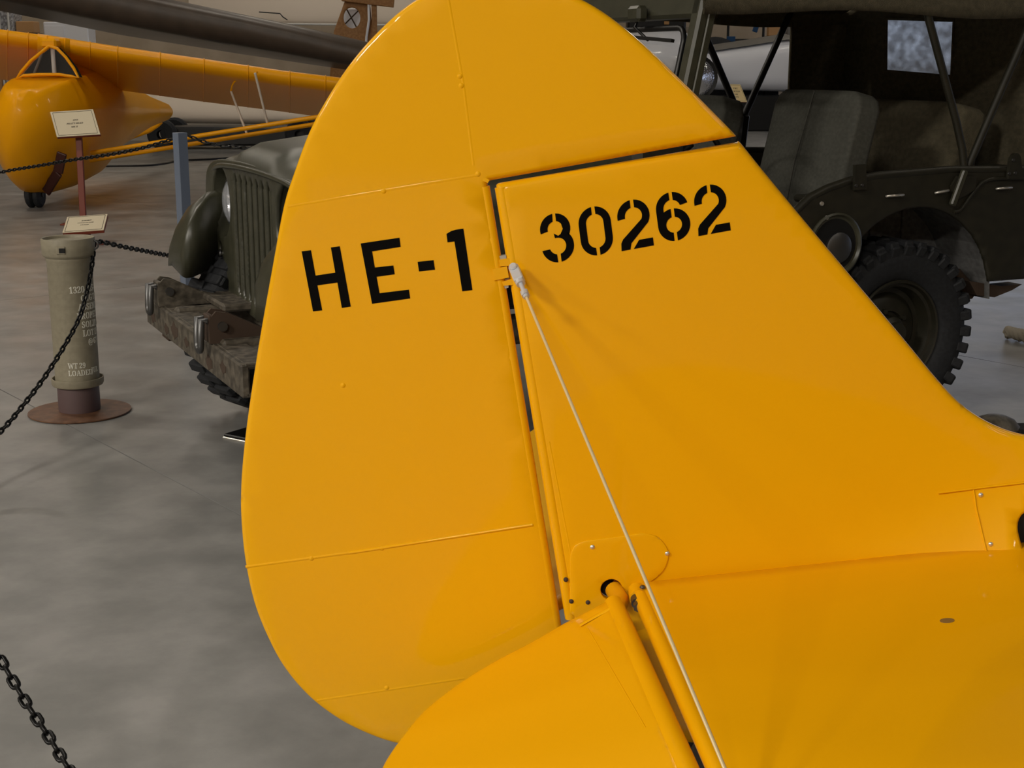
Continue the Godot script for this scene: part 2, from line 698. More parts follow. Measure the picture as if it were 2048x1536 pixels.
func screw(parent: Node, at: Vector3, r := 0.0032, m: Material = null, dir := Vector3.BACK) -> void:
	var s := begin()
	lathe(s, [Vector2(r, -0.001), Vector2(r, r * 0.25), Vector2(r * 0.7, r * 0.6), Vector2(0.0001, r * 0.75)], 10, aim(at, dir))
	obj("screw", s, m if m else M.steel, parent)


func strip_line(s: SurfaceTool, a: Vector2, b: Vector2, z: float, w: float, h: float) -> void:   # a low rounded tape over a rib
	var t := (b - a).normalized()
	var n := Vector2(-t.y, t.x)
	var rings := []
	for e in [a, b]:
		var ring := PackedVector3Array()
		for k in [[-1.0, 0.0], [-0.6, 0.75], [0.0, 1.0], [0.6, 0.75], [1.0, 0.0]]:
			var q: Vector2 = e + n * k[0] * w
			ring.append(Vector3(q.x, q.y, z - 0.0004 + h * k[1]))
		rings.append(ring)
	s.set_smooth_group(0)
	loft(s, rings, false, false)
	s.set_smooth_group(-1)


func fin_bulge(p: Vector2) -> Vector2:
	# the skin flares out towards the stabilizer root and the fuselage on the right
	var root_y := 0.6914 + (p.x - -0.015) * 0.1126
	var run := clampf((p.x - 0.13) / 0.52, 0.0, 1.6)
	var up := clampf(1.0 - (p.y - root_y) / (0.06 + 0.085 * run), 0.0, 1.0)
	var e := 0.055 * run * run * up * up
	e += 0.05 * pow(clampf((p.x - 0.33) / 0.4, 0.0, 1.5), 2.0) * clampf(1.25 - (p.y - root_y) / 0.2, 0.0, 1.0)
	return Vector2(e, e)


func build_airplane() -> void:
	var t := thing("airplane", "yellow airplane with large rounded tail marked HE-1 and 30262 in the foreground", "airplane", Vector3(0.2, 0, -2))
	var Y: Material = M.yellow_paint
	# rudder
	var left := curve(PackedVector2Array([Vector2(0.3565, 0.6952), Vector2(0.3557, 0.6995), Vector2(0.3273, 0.7382), Vector2(0.2978, 0.7774), Vector2(0.2624, 0.8229), Vector2(0.2268, 0.8648), Vector2(0.1904, 0.8999), Vector2(0.1466, 0.9301), Vector2(0.0948, 0.9535), Vector2(0.0405, 0.9626), Vector2(-0.0162, 0.9588), Vector2(-0.0607, 0.946), Vector2(-0.1067, 0.9197), Vector2(-0.1517, 0.886), Vector2(-0.1944, 0.8444), Vector2(-0.2325, 0.7987), Vector2(-0.2649, 0.7469), Vector2(-0.2906, 0.7006), Vector2(-0.3252, 0.6159), Vector2(-0.3631, 0.5207), Vector2(-0.3958, 0.4339), Vector2(-0.4215, 0.3598), Vector2(-0.4394, 0.2991), Vector2(-0.4507, 0.2446), Vector2(-0.4579, 0.1806), Vector2(-0.4584, 0.1148), Vector2(-0.4494, 0.0551), Vector2(-0.433, -0.0011), Vector2(-0.4037, -0.0546), Vector2(-0.3642, -0.0987), Vector2(-0.3221, -0.1303), Vector2(-0.2781, -0.1528), Vector2(-0.2171, -0.1697), Vector2(-0.1369, -0.1668), Vector2(-0.0695, -0.1417), Vector2(-0.0238, -0.1012), Vector2(-0.0016, -0.0497)]), 4)
	var rud := joined([left, PackedVector2Array([Vector2(0.0013, -0.0018), Vector2(0.0041, 0.6865), Vector2(0.0082, 0.6894)])])
	var rudder := obj("rudder", plate(rud, 0.0085, 0.03), Y, t, Transform3D(Vector3(0.985, 0.163, 0.0558), Vector3(-0.1633, 0.9866, 0), Vector3(-0.0551, -0.0091, 0.9984), Vector3(-0.1267, 0.6266, 0)))   # turned a little to the left on its hinge
	var s := begin()
	var zf := 0.0085
	var tapes := [PackedVector2Array([Vector2(-0.2834, 0.6994), Vector2(-0.0058, 0.7002)]), PackedVector2Array([Vector2(-0.3432, 0.4444), Vector2(-0.0077, 0.4471)]), PackedVector2Array([Vector2(-0.4573, 0.1724), Vector2(-0.2958, 0.1718)]), PackedVector2Array([Vector2(-0.2958, 0.1718), Vector2(-0.0133, 0.1758)]), PackedVector2Array([Vector2(-0.3919, -0.0597), Vector2(-0.1573, -0.0548)]), PackedVector2Array([Vector2(-0.0064, 0.9423), Vector2(-0.0056, 0.8259)]), PackedVector2Array([Vector2(-0.0056, 0.8259), Vector2(-0.0106, 0.7145)]), PackedVector2Array([Vector2(-0.0062, 0.6982), Vector2(0.0067, 0.689)])]
	for k in tapes.size():
		s = begin()
		strip_line(s, tapes[k][0], tapes[k][1], zf, 0.0026, [0.0007, 0.0003, 0.0012, 0.0022, 0.0008, 0.0008, 0.0007, 0.0004][k])
		obj("rib_tape", s, Y, rudder)
	# stitch knots on the rib tapes
	for q in PackedVector2Array([Vector2(-0.0083, 0.8388), Vector2(-0.0085, 0.8257), Vector2(-0.0063, 0.7017), Vector2(-0.1431, 0.6994), Vector2(-0.255, 0.4294), Vector2(-0.2452, 0.1718), Vector2(-0.3545, 0.1714), Vector2(-0.2797, -0.0539)]):
		s = begin()
		lathe(s, [Vector2(0.0042, 0), Vector2(0.0032, 0.0010), Vector2(0.0014, 0.0016), Vector2(0.0001, 0.0018)], 10, aim(Vector3(q.x, q.y, zf - 0.0002), Vector3.BACK))
		obj("stitch_knot", s, Y, rudder)
	# hem along the hinge edge of the rudder
	s = begin()
	var hem := PackedVector2Array([Vector2(0.002, 0.6826), Vector2(-0.0013, 0.0018)])
	tube(s, [Vector3(hem[0].x - 0.004, hem[0].y, 0), Vector3(hem[1].x - 0.004, hem[1].y, 0)], 0.0087, 12)
	obj("hinge_tube", s, Y, rudder)
	# letters
	for q in [["H", PackedVector2Array([Vector2(-0.2763, 0.6333), Vector2(-0.2626, 0.6328), Vector2(-0.2633, 0.5956), Vector2(-0.234, 0.5954), Vector2(-0.2333, 0.6322), Vector2(-0.2202, 0.6319), Vector2(-0.2212, 0.5432), Vector2(-0.2345, 0.5432), Vector2(-0.2337, 0.5808), Vector2(-0.2634, 0.5812), Vector2(-0.2636, 0.5441), Vector2(-0.2772, 0.5447)])], ["E", PackedVector2Array([Vector2(-0.1896, 0.6311), Vector2(-0.1328, 0.6305), Vector2(-0.1336, 0.6174), Vector2(-0.1755, 0.6174), Vector2(-0.1759, 0.5938), Vector2(-0.1489, 0.5925), Vector2(-0.1492, 0.5797), Vector2(-0.1759, 0.5802), Vector2(-0.176, 0.5559), Vector2(-0.133, 0.5545), Vector2(-0.1334, 0.5416), Vector2(-0.1897, 0.5424)])], ["dash", PackedVector2Array([Vector2(-0.1133, 0.5922), Vector2(-0.0901, 0.5911), Vector2(-0.0906, 0.5773), Vector2(-0.1138, 0.5782)])], ["1", PackedVector2Array([Vector2(-0.0652, 0.6253), Vector2(-0.0581, 0.6282), Vector2(-0.0509, 0.6292), Vector2(-0.04, 0.6289), Vector2(-0.0423, 0.5397), Vector2(-0.0571, 0.5402), Vector2(-0.0558, 0.6129), Vector2(-0.0658, 0.6131)])]]:
		s = begin()
		prism(s, q[1], zf - 0.0003, zf + 0.0006)
		var o := obj("painted_letter", s, M.black_paint, rudder)
		o.set_meta("label", "black painted " + ("hyphen" if q[0] == "dash" else "character " + q[0]))
	# fin
	var le := curve(PackedVector2Array([Vector2(0.1172, 1.3619), Vector2(0.1222, 1.3605), Vector2(0.151, 1.327), Vector2(0.2108, 1.2585), Vector2(0.2867, 1.173), Vector2(0.3641, 1.0858), Vector2(0.4271, 1.0142), Vector2(0.4649, 0.978), Vector2(0.5088, 0.9514), Vector2(0.5566, 0.9354), Vector2(0.6405, 0.9231), Vector2(0.7889, 0.9193)]), 5)
	var fo := joined([PackedVector2Array([Vector2(-0.2227, 1.3017), Vector2(-0.2192, 1.3045)]), le, PackedVector2Array([Vector2(0.8262, 0.5691), Vector2(-0.0955, 0.5691), Vector2(-0.1116, 0.6469)])])
	var holes := [ring2(PackedVector2Array([Vector2(-0.0499, 0.6962)])[0], 0.0165), curve(PackedVector2Array([Vector2(0.5686, 0.8248), Vector2(0.5558, 0.8169), Vector2(0.551, 0.8028), Vector2(0.5538, 0.7855), Vector2(0.5581, 0.7697), Vector2(0.5628, 0.7586), Vector2(0.6023, 0.7625), Vector2(0.6033, 0.7949), Vector2(0.5973, 0.8216), Vector2(0.5818, 0.8279), Vector2(0.5686, 0.8248)]), 3)]
	holes[1].remove_at(holes[1].size() - 1)
	var fin := obj("fin", plate(fo, 0.0095, 0.022, holes, fin_bulge), Y, t)
	var zn := 0.0095
	s = begin()
	var ht := PackedVector2Array([Vector2(-0.2149, 1.2989), Vector2(-0.1093, 0.6469)])
	tube(s, [Vector3(ht[0].x, ht[0].y, 0), Vector3(ht[1].x, ht[1].y, 0)], 0.0101, 14)
	obj("hinge_tube", s, Y, fin)
	s = begin()
	var seam := PackedVector2Array([Vector2(-0.1453, 0.927), Vector2(-0.111, 0.7474)])
	strip_line(s, seam[0], seam[1], zn, 0.002, 0.0006)
	obj("seam", s, Y, fin)
	# serial number, stencilled
	var mid := [PackedVector2Array([Vector2(-0.1361, 1.2277), Vector2(0.0686, 0.0124), Vector2(0.0094, -0.0692)]), PackedVector2Array([Vector2(-0.0809, 1.2375), Vector2(0.0684, 0.0124), Vector2(0.0098, -0.069)]), PackedVector2Array([Vector2(-0.026, 1.2473), Vector2(0.0683, 0.0124), Vector2(0.0102, -0.0689)]), PackedVector2Array([Vector2(0.0287, 1.258), Vector2(0.0681, 0.0123), Vector2(0.0107, -0.0687)]), PackedVector2Array([Vector2(0.0825, 1.2686), Vector2(0.0679, 0.0123), Vector2(0.0111, -0.0685)])]   # middle, across, down of each digit
	var word := "30262"
	for k in 5:
		for piece in digit(word[k]):
			var poly := PackedVector2Array()
			for v in piece:
				poly.append(mid[k][0] + (mid[k][1] * v.x + mid[k][2] * v.y) / 340.0)
			s = begin()
			prism(s, poly, zn - 0.0003, zn + 0.0006)
			var o := obj("painted_digit", s, M.black_paint, fin)
			o.set_meta("label", "black stencilled piece of the digit " + word[k])
	# patch plate round the elevator tube, with its screws
	var pp := joined([PackedVector2Array([Vector2(-0.1125, 0.6575), Vector2(-0.1132, 0.7395)]), curve(PackedVector2Array([Vector2(-0.1133, 0.7458), Vector2(-0.1104, 0.7586), Vector2(-0.1037, 0.7681), Vector2(-0.0887, 0.7744)]), 4), PackedVector2Array([Vector2(-0.0452, 0.7799)]), curve(PackedVector2Array([Vector2(-0.0048, 0.7863), Vector2(0.0163, 0.7807), Vector2(0.031, 0.7649), Vector2(0.0352, 0.749), Vector2(0.0296, 0.7291), Vector2(0.0164, 0.7139), Vector2(0.0014, 0.7043)]), 4), PackedVector2Array([Vector2(-0.0196, 0.6946), Vector2(-0.0372, 0.6623), Vector2(-0.0964, 0.6477)])])
	var hole := ring2(PackedVector2Array([Vector2(-0.0499, 0.6962)])[0], 0.0165)
	var cut: Array = Geometry2D.clip_polygons(pp, hole)
	var ph := [] if cut.size() == 1 else [hole]
	var patch := obj("patch_plate", plate(pp if cut.size() > 1 else cut[0], 0.0016, 0.012, ph), Y, t, xyz(0, 0, zn + 0.0004))
	for q in PackedVector3Array([Vector3(-0.0796, 0.7641, 0), Vector3(0.0328, 0.7538, 0)]):
		screw(patch, Vector3(q.x, q.y, 0.0012), 0.0036)
	for q in PackedVector3Array([Vector3(-0.0853, 0.6761, 0), Vector3(-0.119, 0.7123, 0), Vector3(-0.1104, 0.6777, 0)]):
		screw(patch, Vector3(q.x, q.y, 0.0012), 0.0036, M.rust)
	# hinge lugs between rudder and fin
	for q in [PackedVector2Array([Vector2(-0.2187, 1.1961), Vector2(-0.1957, 1.1997), Vector2(-0.1928, 1.1882), Vector2(-0.2173, 1.1867)]), PackedVector2Array([Vector2(-0.2144, 1.1642), Vector2(-0.1914, 1.1715), Vector2(-0.1885, 1.1613), Vector2(-0.2123, 1.1584)])]:
		s = begin()
		prism(s, q, -0.008, 0.0085)
		obj("hinge_lug", s, Y, t)
	s = begin()
	prism(s, PackedVector2Array([Vector2(-0.228, 1.1831), Vector2(-0.2072, 1.1867), Vector2(-0.2043, 1.1708), Vector2(-0.2259, 1.1664)]), -0.007, 0.010)
	obj("hinge_lug", s, Y, t)
	for q in [PackedVector2Array([Vector2(-0.2179, 1.2012), Vector2(-0.2086, 1.2026), Vector2(-0.2079, 1.1954), Vector2(-0.2165, 1.1954)]), PackedVector2Array([Vector2(-0.2115, 1.1591), Vector2(-0.205, 1.1599), Vector2(-0.205, 1.1555), Vector2(-0.2101, 1.154)])]:
		s = begin()
		prism(s, q, -0.005, 0.006)
		obj("hinge_pin", s, M.steel, t)
	# bracing rod with its clevis
	var c0 := Vector3(-0.1957, 1.1834, 0.022)
	var foot := Vector3(0.0394, 0.7192, 0.7221)
	var dir := (foot - c0).normalized()
	var rod := node("bracing_rod", t)
	s = begin()
	tube(s, [c0 + dir * 0.05, foot], 0.0023, 10)
	obj("rod", s, M.rod_metal, rod)
	s = begin()
	var across := dir.cross(Vector3.BACK).normalized()
	var out_ := across.cross(dir).normalized()
	box(s, Vector3(0.0145, 0.030, 0.014), Transform3D(Basis(across, -dir, across.cross(-dir)), c0 + dir * 0.010), 0.0016)
	obj("clevis", s, M.clevis_metal, rod)
	s = begin()
	lathe(s, [Vector2(0.0001, -0.004), Vector2(0.0062, -0.004), Vector2(0.0062, 0.0015), Vector2(0.005, 0.003), Vector2(0.0001, 0.003)], 12, aim(c0 + out_ * 0.0075, out_))
	obj("clevis_pin", s, M.clevis_metal, rod)
	s = begin()
	tube(s, [c0 + dir * 0.024, c0 + dir * 0.031], 0.0066, 12)
	tube(s, [c0 + dir * 0.030, c0 + dir * 0.050], 0.0034, 10)
	tube(s, [c0 + dir * 0.047, c0 + dir * 0.0555], 0.0062, 6)
	tube(s, [c0 + dir * 0.055, c0 + dir * 0.060], 0.0042, 10)
	obj("lock_nut", s, M.clevis_metal, rod)
	# stabilizer and elevator on both sides
	for sd in [1.0, -1.0]:
		stabilizer(t, sd)
	# fuselage from the stern post forwards
	s = begin(0)
	var rings := []
	for q in [[-0.11, 0.004, 0.46, 0.63], [0.1, 0.022, 0.44, 0.66], [0.4, 0.05, 0.41, 0.70], [0.60, 0.07, 0.39, 0.76], [0.74, 0.10, 0.38, 0.93], [1.0, 0.15, 0.36, 1.0], [1.5, 0.24, 0.36, 1.12], [2.4, 0.36, 0.40, 1.32], [3.4, 0.40, 0.46, 1.45], [4.6, 0.36, 0.56, 1.40], [5.1, 0.22, 0.72, 1.22]]:
		var ring := PackedVector3Array()
		var h: float = (q[3] - q[2]) / 2.0
		for k in 24:
			var a := TAU * k / 24
			var cx := signf(cos(a)) * pow(absf(cos(a)), 0.6)
			var sy := signf(sin(a)) * pow(absf(sin(a)), 0.6)
			ring.append(Vector3(q[0], q[2] + h + sy * h, cx * q[1]))
		rings.append(ring)
	loft(s, rings)
	obj("fuselage", s, Y, t)
	# main wheels and tail wheel, out of the picture
	for zz in [-0.85, 0.85]:
		var w := node("main_wheel", t, Transform3D(Basis(Vector3.RIGHT, PI / 2), Vector3(4.0, 0.22, zz)))
		s = begin()
		lathe(s, [Vector2(0.06, -0.07), Vector2(0.18, -0.075), Vector2(0.22, -0.03), Vector2(0.22, 0.03), Vector2(0.18, 0.075), Vector2(0.06, 0.07)], 24)
		obj("tire", s, M.rubber, w)
		s = begin()
		bar(s, Vector3(4.0, 0.22, zz * 0.94), Vector3(3.7, 0.62, zz * 0.4), 0.05, 0.03)
		obj("gear_leg", s, Y, t)
	s = begin()
	lathe(s, [Vector2(0.02, -0.03), Vector2(0.075, -0.03), Vector2(0.085, 0), Vector2(0.075, 0.03), Vector2(0.02, 0.03)], 20, Transform3D(Basis(Vector3.RIGHT, PI / 2), Vector3(-0.06, 0.085, 0)))
	obj("tail_wheel", s, M.rubber, t)
	s = begin()
	bar(s, Vector3(-0.06, 0.10, 0.035), Vector3(0.10, 0.45, 0.018), 0.014, 0.03)
	bar(s, Vector3(-0.06, 0.10, -0.035), Vector3(0.10, 0.45, -0.018), 0.014, 0.03)
	obj("tail_spring", s, M.dull_steel, t)
	# fairing over the stabilizer root
	s = begin()
	var z0 := fairing_pt(PackedVector2Array([Vector2(0.4324, 0.849)])[0], 0.001)
	tube(s, [z0, fairing_pt(PackedVector2Array([Vector2(0.4973, 0.8591)])[0], 0.001), fairing_pt(PackedVector2Array([Vector2(0.562, 0.8692)])[0], 0.001), fairing_pt(PackedVector2Array([Vector2(0.6295, 0.88)])[0], 0.001)], 0.0018, 6)
	tube(s, [fairing_pt(PackedVector2Array([Vector2(0.4826, 0.856)])[0], 0.0005), fairing_pt(PackedVector2Array([Vector2(0.4878, 0.8263)])[0], 0.0005), fairing_pt(PackedVector2Array([Vector2(0.4967, 0.7871)])[0], 0.0005), fairing_pt(PackedVector2Array([Vector2(0.5028, 0.7554)])[0], 0.0005)], 0.0016, 6)
	var fr := obj("fairing_edge", s, Y, t)
	screw(fr, fairing_pt(PackedVector2Array([Vector2(0.4937, 0.8474)])[0], 0.0005), 0.0036)
	screw(fr, fairing_pt(PackedVector2Array([Vector2(0.5071, 0.7776)])[0], 0.0005), 0.0036)
	s = begin()
	var cd := PackedVector3Array([Vector3(0.5667, 0.8015, -0.004), Vector3(0.5799, 0.7778, -0.004)])
	box(s, Vector3(0.03, 0.022, 0.02), xyz(cd[0].x + 0.012, cd[0].y - 0.022, 0.04), 0.004)
	obj("trim_jack", s, M.rust, t)
	s = begin()
	prism(s, Geometry2D.offset_polygon(holes[1], 0.012)[0], 0.02, 0.023)
	obj("cutout_liner", s, M.dark_hole, t)
	s = begin()
	prism(s, ring2(PackedVector2Array([Vector2(-0.0499, 0.6962)])[0], 0.0175), -0.008, -0.006)
	obj("tube_hole_liner", s, M.dark_hole, t)
	s = begin()
	tube(s, [Vector3(cd[0].x, cd[0].y - 0.004, 0.03), Vector3(cd[0].x, cd[0].y - 0.004, 0.054)], 0.006, 8)
	obj("trim_bolt", s, M.dull_steel, t)


func fairing_pt(p: Vector2, lift: float) -> Vector3:
	return Vector3(p.x, p.y, 0.0095 + fin_bulge(p).x + lift)


func stabilizer(t: Node3D, sd: float) -> void:
	var Y: Material = M.yellow_paint
	var o := Vector3(-0.0172, 0.7008, 0.024)
	var u := Vector3(0.9937, 0.1119, 0)
	o.z *= sd
	var v := Vector3(0, 0, sd)
	var xs := Transform3D(Basis(u, v, u.cross(v)), o)
	var hin := PackedVector2Array([Vector2(0.0019, 0.0127), Vector2(0.0407, 0.5521)])
	var d := (hin[1] - hin[0]) / (hin[1].y - hin[0].y)
	var tip := hin[0] + d * 1.36
	var outl := joined([PackedVector2Array([hin[0], tip]), curve(PackedVector2Array([tip, tip + Vector2(0.07, 0.055), tip + Vector2(0.17, 0.03), tip + Vector2(0.30, -0.12), Vector2(0.62, 0.8), Vector2(0.80, 0.3), Vector2(0.90, 0.0)]), 5), PackedVector2Array([Vector2(0.90, -0.012), Vector2(0.0, -0.012)])])
	var st := obj("stabilizer", plate(outl, 0.0095, 0.04), Y, t, xs)
	var s := begin()
	tube(s, [Vector3(hin[0].x + 0.004, hin[0].y, 0), Vector3(tip.x + 0.004, tip.y, 0)], 0.012, 14)
	obj("hinge_tube", s, Y, st)
	if sd > 0:
		s = begin()
		var sp := PackedVector2Array([Vector2(0.3939, 0.2481)])
		prism(s, ring2(sp[0], 0.0095, 0.0075, 20), -0.0102, -0.0090)
		obj("bare_spot", s, M.bare_spot, st)
	# the hinge at the root
	s = begin()
	var hz := Vector3(hin[0].x + 0.002, hin[0].y + 0.012, 0)
	tube(s, [hz + Vector3(0, -0.02, 0), hz + Vector3(0, 0.012, 0)], 0.0135, 14)
	obj("hinge_lug", s, Y, st)
	screw(st, hz + Vector3(0.008, 0.0, -0.0125), 0.0045, M.dull_steel, Vector3.FORWARD)
	s = begin()
	tube(s, [hz + Vector3(-0.004, 0.006, 0), hz + Vector3(-0.004, 0.030, 0)], 0.0085, 12)
	tube(s, [hz + Vector3(-0.004, 0.034, 0), hz + Vector3(-0.004, 0.046, 0)], 0.007, 6)
	obj("hinge_bolt", s, M.dull_steel, st)
	# elevator, drooping behind the hinge line
	var ex := Vector3(-0.8615, -0.5009, 0.0829)
	var ey := Vector3(0.09, 0.0101, 0.9959)
	var eo := Vector3(-0.0364, 0.6986, 0.0507)
	ex.z *= sd
	ey.z *= sd
	eo.z *= sd
	var xe := Transform3D(Basis(ex, ey, ex.cross(ey)), eo)
	var te := curve(PackedVector2Array([Vector2(0.0951, -0.0125), Vector2(0.157, -0.0155), Vector2(0.2085, -0.0219), Vector2(0.2609, -0.02), Vector2(0.3006, -0.0104), Vector2(0.3403, 0.0072), Vector2(0.3738, 0.0436), Vector2(0.4112, 0.1034), Vector2(0.4296, 0.1836)]), 5)
	var last := te[te.size() - 1]
	te.append_array(curve(PackedVector2Array([last, Vector2(0.455, 0.33), Vector2(0.46, 0.6), Vector2(0.44, 0.9), Vector2(0.36, 1.16), Vector2(0.2, 1.33), Vector2(0.05, 1.39), Vector2(0.012, 1.36)]), 4).slice(1))
	var eout := joined([PackedVector2Array([Vector2(0.012, 0.004)]), te])
	var el := obj("elevator", plate(eout, 0.0085, 0.018, [], elevator_bulge), Y, t, xe)
	s = begin()
	tube(s, [Vector3(0.016, 0.006, 0), Vector3(0.016, 1.36, 0)], 0.0148, 18)
	obj("leading_tube", s, Y, el)
	# torque tube into the fin
	s = begin()
	var h0 := Vector3(-0.05, 0.6979, 0)
	h0.z = 0.0
	tube(s, [h0 + Vector3(0.004, -0.004, 0.004 * sd), h0 + Vector3(0.012, -0.010, 0.034 * sd), xe * Vector3(0.016, 0.03, 0)], 0.0135, 16)
	obj("torque_tube", s, M.yellow_dark, el, xe.affine_inverse())
	if sd > 0:
		s = begin()
		var seam := PackedVector2Array([Vector2(0.072, 0.037), Vector2(0.0152, 0.0393)])
		strip_line(s, seam[0], seam[1], 0.0125, 0.004, 0.0022)
		obj("seam", s, Y, el)
		for q in [PackedVector2Array([Vector2(0.0637, 0.0478), Vector2(0.0392, 0.4014)])]:
			var line := []
			for k in 11:
				var p: Vector2 = q[0].lerp(q[1], k / 10.0)
				line.append(Vector3(p.x, p.y, 0.0079 + elevator_bulge(p).x))
			s = begin()
			tube(s, line, 0.0012, 6)
			obj("rib_tape", s, Y, el)


func elevator_bulge(p: Vector2) -> Vector2:
	var u := clampf(p.x / 0.16, 0.0, 1.0)
	var e := 0.0055 * (1.0 - u) * (1.0 - u)
	return Vector2(e, e)


# ---------------------------------------------------------------- the jeep: x towards its nose, y up, z towards its far side

func make_wheel(parent: Node, at: Vector3, side: float, steer: float, lugs: bool) -> void:   # side: -1 outer face towards -z
	var w := node("wheel", parent, Transform3D(Basis(Vector3.UP, steer), at))
	var ax := Basis(Vector3.RIGHT, PI / 2 * side)   # lathe y axis towards the outer face
	var xf := Transform3D(ax, Vector3.ZERO)
	var s := begin()
	lathe(s, [Vector2(0.215, 0.060), Vector2(0.235, 0.078), Vector2(0.262, 0.092), Vector2(0.305, 0.098), Vector2(0.340, 0.092), Vector2(0.362, 0.078), Vector2(0.370, 0.05), Vector2(0.370, -0.05), Vector2(0.362, -0.078), Vector2(0.340, -0.092), Vector2(0.305, -0.098), Vector2(0.262, -0.092), Vector2(0.215, -0.06)], 48, xf)
	obj("tire", s, M.rubber, w)
	s = begin()
	lathe(s, [Vector2(0.222, 0.072), Vector2(0.216, 0.080), Vector2(0.209, 0.076), Vector2(0.204, 0.055), Vector2(0.192, 0.050), Vector2(0.186, 0.030), Vector2(0.180, -0.005), Vector2(0.160, -0.008), Vector2(0.135, 0.012), Vector2(0.085, 0.02), Vector2(0.08, 0.005), Vector2(0.0, 0.005)], 40, xf)
	obj("rim", s, M.olive_dark, w)
	s = begin()
	lathe(s, [Vector2(0.066, 0.0), Vector2(0.064, 0.05), Vector2(0.045, 0.062), Vector2(0.043, 0.085), Vector2(0.0, 0.088)], 20, xf)
	obj("hub", s, M.olive_dark, w)
	for k in 5:
		var a := TAU * k / 5
		s = begin()
		tube(s, [ax * Vector3(cos(a) * 0.09, 0.01, sin(a) * 0.09), ax * Vector3(cos(a) * 0.09, 0.035, sin(a) * 0.09)], 0.011, 6)
		obj("wheel_nut", s, M.olive_dark, w)
	if not lugs:
		return
	# chunky directionless tread: a lug mesh shared by all
	s = begin()
	box(s, Vector3(0.030, 0.105, 0.044), Transform3D(Basis(), Vector3(0.0, 0.050, 0.0)), 0.006)
	s.generate_normals()
	var lug := s.commit()
	s = begin()
	box(s, Vector3(0.046, 0.020, 0.040), Transform3D(Basis(Vector3.BACK, 0.35), Vector3(-0.020, 0.094, 0.0)), 0.005)
	s.generate_normals()
	var shoulder := s.commit()
	for k in 32:
		for sd in [-1.0, 1.0]:
			var a := TAU * (k + (0.25 if sd > 0 else -0.25)) / 32
			var out_ := Vector3(cos(a), 0, sin(a))
			var y := Vector3(0, sd, 0)
			var b := ax * Basis(out_, y, out_.cross(y))
			obj("tread_lug", lug, M.rubber, w, Transform3D(b, ax * (out_ * 0.369)))
			obj("shoulder_lug", shoulder, M.rubber, w, Transform3D(b, ax * (out_ * 0.367)))


func fender(parent: Node, sd: float) -> void:   # sd: z of the wing's side, + far
	var rings := []
	# sections along x: [x, top y, outer bottom y, outer z, inner z, inner bottom]
	for q in [[1.45, 0.92, 0.80, 0.80, 0.42, 0.80], [1.75, 0.985, 0.83, 0.85, 0.45, 0.8], [2.05, 0.99, 0.81, 0.885, 0.55, 0.78], [2.25, 0.99, 0.765, 0.90, 0.62, 0.73], [2.42, 0.965, 0.705, 0.905, 0.70, 0.69], [2.50, 0.945, 0.675, 0.90, 0.63, 0.655], [2.57, 0.90, 0.650, 0.89, 0.56, 0.63], [2.615, 0.835, 0.64, 0.87, 0.53, 0.62], [2.64, 0.765, 0.635, 0.845, 0.53, 0.62], [2.65, 0.70, 0.635, 0.81, 0.56, 0.625]]:
		var ring := PackedVector3Array()
		var top: float = q[1]
		var ob: float = q[2]
		var oz: float = q[3]
		var iz: float = q[4]
		var w := oz - iz
		ring.append(Vector3(q[0], q[5], sd * iz))
		ring.append(Vector3(q[0], top - 0.02, sd * iz))
		for k in 9:
			var a := PI / 2 * k / 8.0
			ring.append(Vector3(q[0], ob + (top - ob) * pow(cos(a), 0.75), sd * (iz + w * 0.12 + w * 0.88 * pow(sin(a), 0.8))))
		ring.append(Vector3(q[0] - 0.01, ob + 0.004, sd * (oz - 0.03)))
		rings.append(ring)
	var s := begin(0)
	loft(s, rings, true, true)
	obj("fender", s, M.olive, parent)


